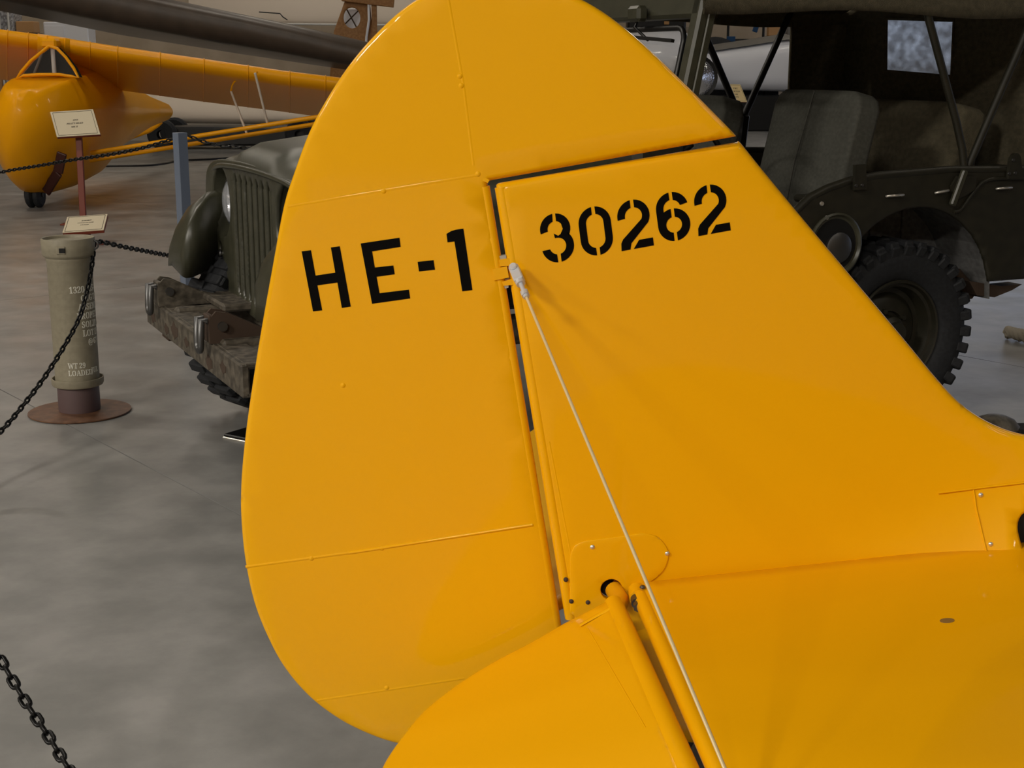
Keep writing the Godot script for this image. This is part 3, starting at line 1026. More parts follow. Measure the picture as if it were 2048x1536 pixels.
func build_jeep() -> void:
	var t := thing("jeep", "olive drab army jeep with canvas top and rusty bumper parked behind the yellow tail", "jeep", Vector3(1.285, 0, -6.3), 3.5884)
	var s: SurfaceTool
	# tub side nearest the viewer, with wheel arch and door cut
	var arch := PackedVector2Array()
	for k in 17:
		var a := lerpf(0.22, PI + 0.10, k / 16.0)
		arch.append(Vector2(-0.03 - cos(a) * 0.415, 0.485 + sin(a) * 0.42))
	var side := joined([PackedVector2Array([Vector2(-0.64, 0.575)]), PackedVector2Array([Vector2(-0.655, 0.70), Vector2(-0.66, 1.037)]), PackedVector2Array([Vector2(-0.185, 1.05), Vector2(0.172, 1.039)]), curve(PackedVector2Array([Vector2(0.192, 1.038), Vector2(0.319, 1.023), Vector2(0.426, 0.996), Vector2(0.507, 0.965), Vector2(0.575, 0.912), Vector2(0.618, 0.847)]), 4), PackedVector2Array([Vector2(0.74, 0.66), Vector2(1.02, 0.62), Vector2(1.16, 0.72), Vector2(1.2, 1.09), Vector2(1.42, 1.11), Vector2(1.42, 0.62), Vector2(1.3, 0.48), Vector2(0.45, 0.46)])])
	arch.reverse()
	side = joined([side, arch])
	for sd in [-1.0, 1.0]:
		s = plate(side, 0.012, 0.06)
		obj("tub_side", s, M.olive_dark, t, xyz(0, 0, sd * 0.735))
		# rolled top rail
		s = begin()
		var rail := []
		for q in [Vector2(-0.66, 1.037), PackedVector2Array([Vector2(-0.185, 1.05)])[0], PackedVector2Array([Vector2(0.192, 1.038)])[0], PackedVector2Array([Vector2(0.319, 1.023)])[0], PackedVector2Array([Vector2(0.426, 0.996)])[0], PackedVector2Array([Vector2(0.507, 0.965)])[0], PackedVector2Array([Vector2(0.575, 0.912)])[0], PackedVector2Array([Vector2(0.63, 0.838)])[0]]:
			rail.append(Vector3(q.x, q.y, sd * 0.735))
		tube(s, rail, 0.017, 10)
		obj("top_rail", s, M.olive_dark, t)
		# wheel housing
		s = begin()
		var hous := PackedVector2Array()
		for k in 17:
			var a := PI * k / 16.0
			hous.append(Vector2(-0.03 - cos(a) * 0.43, 0.50 + sin(a) * 0.43))
		for k in 16:
			quad(s, Vector3(hous[k].x, hous[k].y, sd * 0.73), Vector3(hous[k].x, hous[k].y, sd * 0.44), Vector3(hous[k + 1].x, hous[k + 1].y, sd * 0.44), Vector3(hous[k + 1].x, hous[k + 1].y, sd * 0.73))
		prism(s, hous, sd * 0.44 - 0.005, sd * 0.44 + 0.005)
		obj("wheel_housing", s, M.well_grey, t)
		s = begin()
		for k in 3:
			box(s, Vector3(0.03, 0.40, 0.012), xyz(-0.22 + 0.17 * k, 0.70, sd * 0.45), 0.004)
		obj("housing_rib", s, M.well_grey, t).set_meta("kind", "stuff")
	# floor of the tub, tail panel, inner side box
	s = begin()
	box(s, Vector3(1.02, 0.04, 1.46), xyz(0.92, 0.58, 0))
	box(s, Vector3(1.06, 0.04, 0.88), xyz(-0.12, 0.58, 0))
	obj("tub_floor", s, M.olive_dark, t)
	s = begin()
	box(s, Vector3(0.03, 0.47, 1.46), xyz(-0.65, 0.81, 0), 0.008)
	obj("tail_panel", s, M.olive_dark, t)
	for sd in [-1.0, 1.0]:
		s = begin()
		box(s, Vector3(0.98, 0.03, 0.28), xyz(-0.12, 0.935, sd * 0.585), 0.01)
		obj("wheel_box_top", s, M.olive_dark, t)
	for k in 3:
		s = begin()
		bar(s, Vector3(-0.967, 0.986, 0.7) + Vector3(0, -0.055 * k, 0), Vector3(-1.953, 0.865, 0.7) + Vector3(0, -0.055 * k, 0), 0.02, 0.016)
		obj("tub_rib", s, M.olive_dark, t)
	# fuel filler recess
	s = begin()
	var fc := Vector3(0.385, 0.777, -0.745)
	var fx := Transform3D(Basis(Vector3.RIGHT, -PI / 2), fc)
	lathe(s, [Vector2(0.125, -0.004), Vector2(0.128, 0.012), Vector2(0.120, 0.016), Vector2(0.112, 0.006), Vector2(0.104, 0.004)], 28, fx)
	var cup := obj("filler_cup", s, M.olive, t)
	s = begin()
	lathe(s, [Vector2(0.105, 0.004), Vector2(0.09, 0.003), Vector2(0.0, 0.003)], 28, fx)
	obj("cup_floor", s, M.dark_inside, cup)
	s = begin()
	lathe(s, [Vector2(0.06, 0.003), Vector2(0.06, 0.016), Vector2(0.05, 0.022), Vector2(0.0, 0.024)], 24, Transform3D(fx.basis, fc + Vector3(-0.015, -0.01, 0)))
	obj("fuel_cap", s, M.dull_steel, cup)
	# footman loops, brackets, sockets on the side
	for q in [[Vector3(0.144, 0.957, -0.752), Vector3(0.068, 0.958, -0.752)], [Vector3(-0.106, 0.961, -0.752), Vector3(-0.163, 0.967, -0.752)], [Vector3(-0.431, 0.965, -0.752), Vector3(-0.502, 0.966, -0.752)]]:
		s = begin()
		tube(s, [q[0], q[0] + Vector3(0, 0.003, -0.012), q[1] + Vector3(0, 0.003, -0.012), q[1]], 0.0055, 6)
		obj("footman_loop", s, M.steel, t)
	for q in [Vector3(0.459, 0.942, -0.75), Vector3(0.432, 0.887, -0.75)]:
		s = begin()
		lathe(s, [Vector2(0.009, 0), Vector2(0.008, 0.006), Vector2(0.0, 0.008)], 10, aim(q, Vector3.FORWARD))
		obj("snap_stud", s, M.steel, t)
	s = begin()
	prism(s, PackedVector2Array([Vector2(0.318, 1.086), Vector2(0.267, 1.088), Vector2(0.253, 0.991), Vector2(0.314, 0.989)]), -0.766, -0.752)
	var bk := obj("bracket_plate", s, M.olive_dark, t)
	for q in [Vector3(0.31, 1.007, -0.766), Vector3(0.28, 1.008, -0.766)]:
		s = begin()
		lathe(s, [Vector2(0.007, 0), Vector2(0.006, 0.005), Vector2(0.0, 0.006)], 8, aim(q, Vector3.FORWARD))
		obj("rivet", s, M.dull_steel, bk)
	s = begin()
	prism(s, joined([PackedVector2Array([Vector2(-0.478, 1.006), Vector2(-0.479, 1.078)]), curve(PackedVector2Array([Vector2(-0.481, 1.086), Vector2(-0.495, 1.106), Vector2(-0.517, 1.109), Vector2(-0.535, 1.093), Vector2(-0.544, 1.059), Vector2(-0.561, 1.003)]), 3)]), -0.768, -0.752)
	var bl := obj("bow_lug", s, M.olive_dark, t)
	for q in [Vector3(-0.477, 1.028, -0.768), Vector3(-0.509, 1.029, -0.768), Vector3(-0.493, 1.082, -0.768)]:
		s = begin()
		lathe(s, [Vector2(0.008, 0), Vector2(0.007, 0.005), Vector2(0.0, 0.006)], 8, aim(q, Vector3.FORWARD))
		obj("rivet", s, M.dull_steel, bl)
	# bow socket and stay, pressed rib behind it
	s = begin()
	bar(s, Vector3(-0.185, 0.907, -0.765), Vector3(-0.241, 1.049, -0.765), 0.03, 0.022, Vector3.BACK, 0.006)
	obj("bow_socket", s, M.olive, t)
	s = begin()
	prism(s, joined([PackedVector2Array([Vector2(-0.18, 0.986), Vector2(-0.208, 1.026), Vector2(-0.309, 1.022), Vector2(-0.308, 0.969), Vector2(-0.252, 0.943), Vector2(-0.198, 0.929)])]), -0.762, -0.750)
	obj("socket_plate", s, M.olive_dark, t)
	s = begin()
	var rib := curve3(PackedVector3Array([Vector3(-0.212, 0.88, -0.75), Vector3(-0.248, 0.89, -0.75), Vector3(-0.316, 0.965, -0.75), Vector3(-0.367, 1, -0.75), Vector3(-0.447, 1.007, -0.75), Vector3(-0.575, 1.001, -0.75)]), 4)
	tube(s, rib, 0.008, 8)
	obj("pressed_rib", s, M.olive_dark, t)
	# rear spring shackle and body corner under the tub
	s = begin()
	bar(s, Vector3(0.5, 0.46, -0.42), Vector3(-0.60, 0.50, -0.42), 0.07, 0.05, Vector3.UP, 0.01)
	obj("leaf_spring", s, M.worn_olive, t)
	s = begin()
	bar(s, Vector3(-0.349, 0.606, -0.62), Vector3(-0.47, 0.501, -0.62), 0.05, 0.06, Vector3.UP, 0.012)
	obj("spring_shackle", s, M.rust, t)
	s = begin()
	prism(s, PackedVector2Array([Vector2(-0.37, 0.578), Vector2(-0.555, 0.544), Vector2(-0.669, 0.545), Vector2(-0.614, 0.523), Vector2(-0.517, 0.499), Vector2(-0.417, 0.515)]), -0.70, -0.62)
	obj("tow_bracket", s, M.rust, t)
	# frame rails, axles
	for sd in [-1.0, 1.0]:
		s = begin()
		box(s, Vector3(3.25, 0.11, 0.07), xyz(1.10, 0.475, sd * 0.36), 0.01)
		obj("frame_rail", s, M.worn_olive, t)
	for x in [0.0, 2.06]:
		s = begin()
		tube(s, [Vector3(x, 0.385, -0.60), Vector3(x, 0.385, 0.60)], 0.04, 12)
		lathe(s, [Vector2(0.001, -0.13), Vector2(0.10, -0.09), Vector2(0.13, 0), Vector2(0.10, 0.09), Vector2(0.001, 0.13)], 20, Transform3D(Basis(Vector3.BACK, PI / 2), Vector3(x, 0.385, 0.15)))
		obj("axle", s, M.black_metal, t)
	make_wheel(t, Vector3(0, 0.385, -0.62), -1.0, 0.0, true)
	make_wheel(t, Vector3(0, 0.385, 0.62), 1.0, 0.0, false)
	make_wheel(t, Vector3(2.10, 0.385, -0.64), -1.0, 0.3, false)
	make_wheel(t, Vector3(2.25, 0.385, 0.68), 1.0, 0.3, true)
	# nose: grille panel with lamp openings and slots
	var gx := 2.46
	var gout := joined([PackedVector2Array([Vector2(-0.179, 0.489)]), PackedVector2Array([Vector2(-0.34, 0.50)]), PackedVector2Array([Vector2(-0.62, 0.60), Vector2(-0.64, 0.95)]), curve(PackedVector2Array([Vector2(-0.62, 1.00), Vector2(-0.52, 1.06), Vector2(-0.30, 1.08), Vector2(0.10, 1.10), Vector2(0.50, 1.095), Vector2(0.70, 1.075), Vector2(0.80, 1.03), Vector2(0.83, 0.96)]), 4), PackedVector2Array([Vector2(0.85, 0.80), Vector2(0.74, 0.60), Vector2(0.46, 0.515)])])
	var holes := [ring2(Vector2(0.57, 0.918), 0.138, 0.142), ring2(Vector2(-0.35, 0.918), 0.138, 0.142)]
	for k in 7:
		var z := 0.335 - 0.076 * k
		var yb: float = 0.565 - 0.004 * k
		holes.append(joined([PackedVector2Array([Vector2(z - 0.022, yb + 0.02), Vector2(z, yb), Vector2(z + 0.022, yb + 0.02), Vector2(z + 0.022, 1.025), Vector2(z, 1.045), Vector2(z - 0.022, 1.025)])]))
	holes.append(ring2(Vector2(0.62, 0.725), 0.028, 0.022, 12))
	holes.append(ring2(Vector2(0.61, 0.672), 0.030, 0.024, 12))
	var gxf := Transform3D(Basis(Vector3.BACK, Vector3.UP, Vector3.LEFT), Vector3(gx, 0, 0))
	# grille drawn in (z, y)
	obj("grille_panel", plate(gout, 0.012, 0.05, holes), M.olive, t, gxf)
	for k in 8:
		var z := 0.335 - 0.076 * (k - 0.5)
		s = begin()
		tube(s, [Vector3(gx + 0.004, 0.575, z), Vector3(gx + 0.004, 1.02, z)], 0.0105, 10)
		obj("grille_bar", s, M.olive, t)
	for z in [0.552, -0.338]:
		var xh := Transform3D(Basis(Vector3.FORWARD, PI / 2), Vector3(gx, 0.918, z))   # y axis to +x
		var hl := node("headlight", t)
		s = begin()
		lathe(s, [Vector2(0.143, 0.006), Vector2(0.139, -0.02), Vector2(0.128, -0.055), Vector2(0.104, -0.066)], 32, xh)
		obj("lamp_bowl", s, M.olive, hl)
		s = begin()
		lathe(s, [Vector2(0.106, -0.046), Vector2(0.106, -0.028), Vector2(0.100, -0.022), Vector2(0.093, -0.026), Vector2(0.091, -0.046)], 32, xh)
		obj("lamp_bezel", s, M.dull_steel, hl)
		s = begin()
		lathe(s, [Vector2(0.094, -0.030), Vector2(0.084, -0.042), Vector2(0.056, -0.058), Vector2(0.028, -0.066), Vector2(0.000, -0.068)], 32, xh)
		obj("reflector", s, M.chrome, hl)
		s = begin()
		lathe(s, [Vector2(0.094, -0.028), Vector2(0.082, -0.014), Vector2(0.056, -0.002), Vector2(0.028, 0.004), Vector2(0.000, 0.005)], 32, xh)
		obj("lens", s, M.lens, hl)
		s = begin()
		lathe(s, [Vector2(0.017, -0.068), Vector2(0.019, -0.045), Vector2(0.000, -0.035)], 16, xh)
		obj("bulb_shield", s, M.steel, hl)
	s = begin()
	lathe(s, [Vector2(0.018, 0.012), Vector2(0.016, 0.02), Vector2(0, 0.022)], 12, Transform3D(Basis(Vector3.FORWARD, PI / 2), Vector3(gx, 0.70, 0.62)))
	obj("marker_lamp", s, M.dull_steel, t)
	# dark radiator behind the slots
	s = begin()
	box(s, Vector3(0.08, 0.56, 0.66), xyz(gx - 0.17, 0.80, 0.10))
	obj("radiator", s, M.dark_inside, t)
	# hood
	var hood := []
	for q in [[2.475, 1.085, 0.0], [2.44, 1.112, 0.022], [2.36, 1.135, 0.035], [2.15, 1.152, 0.045], [1.8, 1.172, 0.05], [1.25, 1.20, 0.05]]:
		var ring := PackedVector3Array()
		for k in 25:
			var v := lerpf(-1.0, 1.0, k / 24.0)
			var z := 0.10 + v * 0.725
			var yy: float = q[1] - 0.03 * v * v - 0.075 * pow(absf(v), 7.0)
			yy += q[2] * clampf((0.46 - absf(v)) / 0.12, 0.0, 1.0)
			ring.append(Vector3(q[0] - 0.04 * pow(absf(v), 4.0), yy, z))
		ring.append(Vector3(q[0] - 0.05, 0.93, 0.84))
		ring.insert(0, Vector3(q[0] - 0.05, 0.93, -0.64))
		hood.append(ring)
	s = begin(0)
	loft(s, hood, false, false)
	obj("hood", s, M.olive, t)
	s = begin()
	var lip := []
	for v in hood[0]:
		lip.append(v + Vector3(0.006, -0.004, 0))
	tube(s, lip, 0.011, 8)
	obj("hood_lip", s, M.olive, t)
	for sd in [-1.0, 1.0]:
		fender(t, sd)
	# cowl and windscreen
	s = begin()
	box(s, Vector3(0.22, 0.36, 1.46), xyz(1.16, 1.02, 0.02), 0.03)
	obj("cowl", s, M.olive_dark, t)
	windscreen(t)
	# canvas top
	canvas_top(t)
	seats(t)
	bumper(t)
	# steering wheel on the near side
	s = begin()
	var ringp := []
	var sb := Basis(Vector3.BACK, -0.6)
	for k in 28:
		var a := TAU * k / 28
		ringp.append(Vector3(0.80, 1.16, -0.34) + sb * Vector3(0, cos(a) * 0.2, sin(a) * 0.2))
	tube(s, ringp, 0.011, 8, true)
	obj("steering_wheel", s, M.black_metal, t)
	s = begin()
	tube(s, [Vector3(0.80, 1.16, -0.34), Vector3(1.2, 0.86, -0.34)], 0.02, 8)
	obj("steering_column", s, M.black_metal, t)


func windscreen(t: Node) -> void:
	var w := node("windshield", t)
	var b0 := Vector3(1.075, 1.20, 0)
	var b1 := Vector3(0.965, 1.70, 0)
	var up := (b1 - b0).normalized()
	var fwd := Vector3(up.y, -up.x, 0)
	var s: SurfaceTool
	for z in [-0.655, 0.70]:
		s = begin()
		bar(s, b0 + Vector3(0, 0, z), b1 + Vector3(0, 0, z), 0.062, 0.045, fwd, 0.01)
		obj("windshield_post", s, M.olive, w)
		s = begin()
		bar(s, b0 + Vector3(0, 0, z * 1.045) - fwd * 0.03, b1 + Vector3(0, 0, z * 1.045) - fwd * 0.03, 0.016, 0.03, fwd, 0.004)
		obj("post_rail", s, M.olive, w)
	s = begin()
	bar(s, b1 + Vector3(0, 0, -0.68) - up * 0.015, b1 + Vector3(0, 0, 0.72) - up * 0.015, 0.11, 0.045, fwd, 0.012)
	obj("windshield_header", s, M.olive, w)
	s = begin()
	bar(s, b0 + Vector3(0, 0, -0.68), b0 + Vector3(0, 0, 0.72), 0.09, 0.05, fwd, 0.012)
	obj("windshield_sill", s, M.olive, w)
	# rubber surround with rounded corners, and the glass
	s = begin()
	var line := []
	for q in [[1, -0.60, 0.405, 0.0], [1, 0.645, 0.405, 1], [1, 0.645, 0.05, 2], [1, -0.60, 0.05, 3]]:
		var c := Vector2(q[1] + (0.05 if q[1] < 0 else -0.05), q[2] + (-0.05 if q[2] > 0.2 else 0.05))
		for k in 5:
			var a: float = PI - q[3] * PI / 2.0 - k / 4.0 * PI / 2.0
			var p := c + Vector2(cos(a), sin(a)) * 0.05
			line.append(b0 + up * p.y + Vector3(0, 0, p.x) + fwd * 0.012)
	tube(s, line, 0.011, 8, true)
	obj("rubber_surround", s, M.black_metal, w)
	s = begin()
	bar(s, b0 + Vector3(0, 0, -0.60) + up * 0.23, b0 + Vector3(0, 0, 0.645) + up * 0.23, 0.36, 0.005, fwd)
	obj("windshield_glass", s, M.pane, w)
	# wiper
	s = begin()
	var m0 := b0 + up * 0.455 + fwd * 0.045 + Vector3(0, 0, -0.30)
	tube(s, [m0, m0 - up * 0.05 + Vector3(0, 0, 0.02), m0 - up * 0.10 + Vector3(0, 0, -0.10)], 0.006, 6)
	obj("wiper_arm", s, M.black_metal, w)
	s = begin()
	bar(s, m0 - up * 0.105 + Vector3(0, 0, -0.28), m0 - up * 0.085 + Vector3(0, 0, 0.06), 0.012, 0.014, fwd)
	obj("wiper_blade", s, M.black_metal, w)
	s = begin()
	box(s, Vector3(0.05, 0.06, 0.09), Transform3D(Basis(), m0 + fwd * 0.01), 0.012)
	obj("wiper_motor", s, M.olive, w)


func canvas_top(t: Node) -> void:
	var c := node("canvas_cover", t)
	# roof: a stretched sheet with a little sag between bows and a hem
	var rows := []
	for x in [1.0, 0.72, 0.45, 0.2, -0.05, -0.3, -0.55, -0.80]:
		var row := PackedVector3Array()
		for k in 15:
			var v := lerpf(-1.0, 1.0, k / 14.0)
			var y: float = 1.80 - 0.05 * v * v - 0.04 * pow(absf(v), 6.0) - 0.012 * sin((x + 0.05) * PI / 0.27) - 0.03 * clampf(x - 0.5, 0.0, 1.0)
			row.append(Vector3(x, y, v * 0.74 + 0.02))
		rows.append(row)
	var s := begin(0)
	loft(s, rows, false, false)
	var low := []
	for row in rows:
		var r2 := PackedVector3Array()
		for v in row:
			r2.append(v - Vector3(0, 0.006, 0))
		low.append(r2)
	loft(s, low, false, false)
	obj("roof_sheet", s, M.canvas, c)
	# hanging hems along both sides
	for sd in [-1.0, 1.0]:
		s = begin(0)
		var hem := []
		for k in 12:
			var x := lerpf(1.0, -0.80, k / 11.0)
			var z: float = 0.02 + sd * 0.74
			hem.append(PackedVector3Array([Vector3(x, 1.74, z), Vector3(x, 1.69, z + sd * 0.006), Vector3(x, 1.655 + 0.012 * sin(x * 5.0), z - sd * 0.002), Vector3(x, 1.655 + 0.012 * sin(x * 5.0), z - sd * 0.012), Vector3(x, 1.73, z - sd * 0.014)]))
		loft(s, hem, false, false)
		obj("roof_hem", s, M.canvas, c)
	# rear curtain, with its window opening
	var cur := PackedVector2Array([Vector2(-0.72, 0.98), Vector2(0.76, 0.98), Vector2(0.76, 1.76), Vector2(-0.72, 1.76)])
	var wq := PackedVector2Array([Vector2(0.447, 1.683), Vector2(-0.019, 1.662), Vector2(-0.028, 1.411), Vector2(0.429, 1.433)])
	var win := Geometry2D.offset_polygon(wq, 0.0)
	var cx := Transform3D(Basis(Vector3.BACK, Vector3.UP, Vector3.LEFT), Vector3(-0.82, 0, 0))
	obj("rear_curtain", plate(cur, 0.004, 0.06, [wq]), M.canvas, c, cx)
	s = plate(wq, 0.003, 0.03)
	obj("curtain_window", s, M.vinyl_window, c, cx)
	s = begin()
	var fr := []
	for v in wq:
		fr.append(Vector3(-0.815, v.y, v.x))
	tube(s, fr, 0.009, 6, true)
	obj("window_binding", s, M.canvas, c)
	# quarter curtain on the far side, and its edge binding
	s = begin()
	box(s, Vector3(0.36, 0.74, 0.008), xyz(-0.66, 1.37, 0.755))
	obj("quarter_curtain", s, M.canvas, c)
	s = begin()
	tube(s, [Vector3(-0.48, 1.0, 0.752), Vector3(-0.48, 1.72, 0.752)], 0.009, 6)
	obj("curtain_binding", s, M.canvas, c)
	# rolled-up lower flap
	s = begin()
	var roll := []
	for k in 9:
		roll.append(Vector3(-0.775, 1.0 + 0.008 * sin(k * 1.7), lerpf(-0.70, 0.74, k / 8.0)))
	tube(s, roll, 0.028, 10)
	obj("rolled_flap", s, M.canvas, c)
	# bows
	var b := [[Vector3(-0.026, 1.75, -0.7), Vector3(-0.061, 1.636, -0.7), Vector3(-0.147, 1.444, -0.7), Vector3(-0.235, 1.246, -0.7), Vector3(-0.278, 1.133, -0.7), Vector3(-0.29, 1.048, -0.71)], [Vector3(-0.649, 1.763, -0.7), Vector3(-0.555, 1.547, -0.7), Vector3(-0.438, 1.307, -0.7), Vector3(-0.308, 1.054, -0.71)]]
	for line in b:
		s = begin()
		tube(s, line, 0.0165, 10)
		obj("top_bow", s, M.olive_dark, c)
	for line in [[Vector3(0.033, 1.592, 0.74), Vector3(-0.193, 1.189, 0.74)], [Vector3(-0.483, 1.764, 0.74), Vector3(-0.204, 1.216, 0.74)]]:
		s = begin()
		tube(s, line, 0.017, 10)
		obj("top_bow", s, M.black_metal, c)
	s = begin()
	bar(s, Vector3(-0.2, 1.226, 0.74), Vector3(-0.181, 1.05, 0.74), 0.05, 0.06, Vector3.BACK, 0.01)
	obj("far_socket", s, M.black_metal, c)


func cushion(called: String, t: Node, size: Vector3, xf: Transform3D, m: Material, bulge := 0.03) -> void:
	# a stuffed pad: rounded box, fuller in the middle
	var s := begin(0)
	var n := 10
	var pt := func(u: float, v: float, ax: int, sg: float) -> Vector3:
		var p := Vector3.ZERO
		p[ax] = sg
		p[(ax + 1) % 3] = u
		p[(ax + 2) % 3] = v
		var r := 0.25
		var core := Vector3(clampf(p.x, -1 + r, 1 - r), clampf(p.y, -1 + r, 1 - r), clampf(p.z, -1 + r, 1 - r))
		var d := p - core
		var q := core + d.normalized() * r if d.length() > 0 else p
		var k := 1.0 + bulge * 4.0 * (1.0 - p.x * p.x) * (1.0 - p.y * p.y)
		q.z *= k if size.z < size.x else 1.0
		return xf * (q * size / 2.0)
	for ax in 3:
		for sg in [-1.0, 1.0]:
			for i in n:
				for j in n:
					var u0 := -1.0 + 2.0 * i / n
					var u1 := -1.0 + 2.0 * (i + 1) / n
					var v0 := -1.0 + 2.0 * j / n
					var v1 := -1.0 + 2.0 * (j + 1) / n
					var a: Vector3 = pt.call(u0, v0, ax, sg)
					var b: Vector3 = pt.call(u1, v0, ax, sg)
					var c: Vector3 = pt.call(u1, v1, ax, sg)
					var d: Vector3 = pt.call(u0, v1, ax, sg)
					if sg > 0:
						quad(s, a, d, c, b)
					else:
						quad(s, a, b, c, d)
	obj(called, s, m, t)


func seats(t: Node) -> void:
	# near seat: back leaning rearwards, base, piping and studs; the far seat likewise
	for q in [[Vector3(0.17, 1.05, -0.30), 0.57, "near"], [Vector3(0.36, 1.02, 0.34), 0.50, "far"]]:
		var c: Vector3 = q[0]
		var seat := node("front_seat", t)
		var lean := Basis(Vector3.BACK, 0.24)   # top towards the rear
		var back := lean * Basis(Vector3.UP, PI / 2)
		cushion("seat_back", seat, Vector3(q[1], 0.62, 0.13), Transform3D(back, c), M.seat_cloth)
		cushion("seat_base", seat, Vector3(0.46, 0.12, q[1] - 0.04), Transform3D(Basis(Vector3.BACK, 0.08), c + Vector3(0.30, -0.30, 0)), M.seat_cloth, 0.0)
		for sd in [-1.0, 1.0]:
			var s := begin()
			tube(s, [c + Vector3(0.25, -0.36, sd * 0.2), c + Vector3(0.25, -(c.y - 0.6), sd * 0.2)], 0.014, 8)
			obj("seat_leg", s, M.black_metal, seat)
		var st := begin()
		tube(st, [Transform3D(back, c) * Vector3(-0.0, 0.30, 0.077), Transform3D(back, c) * Vector3(0.0, 0.0, 0.092), Transform3D(back, c) * Vector3(0.0, -0.30, 0.077)], 0.0035, 6)
		obj("seam", st, M.seat_cloth, seat)
		for yy in [0.20, -0.02, -0.2]:
			st = begin()
			lathe(st, [Vector2(0.007, 0), Vector2(0.006, 0.004), Vector2(0, 0.006)], 8, aim(Transform3D(back, c) * Vector3(q[1] / 2.0 - 0.01, yy, 0.0), Vector3.FORWARD))
			obj("seat_stud", st, M.dull_steel, seat)
	# rear bench
	var bench := node("rear_bench", t)
	cushion("bench_back", bench, Vector3(1.00, 0.34, 0.15), Transform3D(Basis(Vector3.BACK, 0.2) * Basis(Vector3.UP, PI / 2), Vector3(-0.56, 1.13, 0.06)), M.canvas)
	cushion("bench_base", bench, Vector3(0.42, 0.12, 0.92), xyz(-0.36, 0.86, 0.04), M.canvas, 0.0)
	var s := begin()
	box(s, Vector3(0.36, 0.22, 0.86), xyz(-0.36, 0.70, 0.04), 0.02)
	obj("bench_frame", s, M.olive_dark, bench)


func bumper(t: Node) -> void:
	var s: SurfaceTool
	var b := node("front_bumper", t)
	s = begin()
	box(s, Vector3(0.03, 0.112, 1.52), xyz(2.74, 0.458, 0.025), 0.006)
	box(s, Vector3(0.10, 0.016, 1.52), xyz(2.69, 0.508, 0.025), 0.004)
	box(s, Vector3(0.10, 0.016, 1.52), xyz(2.69, 0.410, 0.025), 0.004)
	obj("bumper_channel", s, M.worn_olive, b)
	# chipped paint and rust flakes
	for q in [[0.66, 0.45, 0.05], [0.40, 0.44, 0.04], [0.25, 0.46, 0.06], [0.05, 0.45, 0.035], [-0.30, 0.44, 0.05], [-0.5, 0.46, 0.04]]:
		s = begin()
		var p := ring2(Vector2(q[0], q[1]), q[2], q[2] * 0.5, 9)
		for i in p.size():
			p[i] += Vector2(sin(i * 2.3 + q[0] * 9), cos(i * 3.1)) * q[2] * 0.12
		prism(s, p, -0.0006, 0.0006, Transform3D(Basis(Vector3.BACK, Vector3.UP, Vector3.LEFT), Vector3(2.7555, 0, 0)))
		obj("rust_patch", s, M.rust, b)
	for z in [0.54, -0.309]:
		# a lifting bracket with its shackle
		s = begin()
		var prof := PackedVector2Array([Vector2(2.76, 0.515), Vector2(2.762, 0.60), Vector2(2.735, 0.628), Vector2(2.70, 0.622), Vector2(2.55, 0.545), Vector2(2.54, 0.515)])
		for dz in [-0.035, 0.035]:
			prism(s, prof, z + dz - 0.006, z + dz + 0.006)
		box(s, Vector3(0.02, 0.10, 0.08), xyz(2.752, 0.565, z), 0.004)
		var lb := obj("lifting_bracket", s, M.worn_olive if z > 0.3 else M.rust, b)
		s = begin()
		tube(s, [Vector3(2.715, 0.575, z - 0.055), Vector3(2.715, 0.575, z + 0.055)], 0.017, 10)
		obj("bracket_bolt", s, M.dull_steel, lb)
		s = begin()
		var u := [Vector3(2.765, 0.595, z - 0.03), Vector3(2.785, 0.60, z - 0.03)]
		for k in 9:
			var a := PI * k / 8.0
			u.append(Vector3(2.79, 0.515 - 0.028 * sin(a), z - 0.028 * cos(a)))
		u.append(Vector3(2.785, 0.60, z + 0.03))
		u.append(Vector3(2.765, 0.595, z + 0.03))
		tube(s, u, 0.012, 10)
		obj("shackle", s, M.dull_steel, lb)
	# gusset plates between bumper and frame
	for sd in [-1.0, 1.0]:
		s = begin()
		prism(s, PackedVector2Array([Vector2(2.70, sd * 0.62 + 0.025), Vector2(2.45, sd * 0.42 + 0.02), Vector2(2.40, sd * 0.30), Vector2(2.70, sd * 0.30)]), -0.008, 0.008, Transform3D(Basis(Vector3.RIGHT, PI / 2), Vector3(0, 0.50, 0)))
		obj("gusset", s, M.worn_olive, b)
	s = begin()
	box(s, Vector3(0.05, 0.10, 0.70), xyz(2.40, 0.50, 0.02), 0.01)
	obj("cross_member", s, M.worn_olive, b)
	s = begin()
	box(s, Vector3(0.12, 0.03, 0.5), xyz(2.52, 0.545, 0.42), 0.008)
	obj("frame_horn", s, M.worn_olive, b)
	s = begin()
	box(s, Vector3(0.05, 0.05, 0.10), xyz(2.70, 0.385, 0.60), 0.01)
	obj("tow_eye", s, M.rust, b)


# ---------------------------------------------------------------- the glider, the dark wing and the far end of the hangar

func wing_section(le: Vector3, te: Vector3, thick: float, n := 14) -> PackedVector3Array:   # a closed airfoil between two points; upper side first
	var out := PackedVector3Array()
	var ch := te - le
	var up := Vector3.RIGHT.cross(ch).normalized()
	if up.y < 0:
		up = -up
	for side in [1.0, -1.0]:
		for k in n:
			var u := 0.5 - 0.5 * cos(PI * k / (n - 1.0))
			if side < 0:
				u = 1.0 - u
			if (side < 0) and (k == 0 or k == n - 1):
				continue
			var y := thick * 0.7 * (sqrt(1.0 - pow(1.0 - minf(u / 0.075, 1.0), 2.0)) * clampf((1.0 - u) / 0.925, 0.0, 1.0)) if side < 0 else thick * (1.4845 * sqrt(u) - 0.63 * u - 1.758 * u * u + 1.4215 * u * u * u - 0.5075 * u * u * u * u)
			out.append(le + ch * u + up * y * (1.25 if side > 0 else -0.75))
	return out


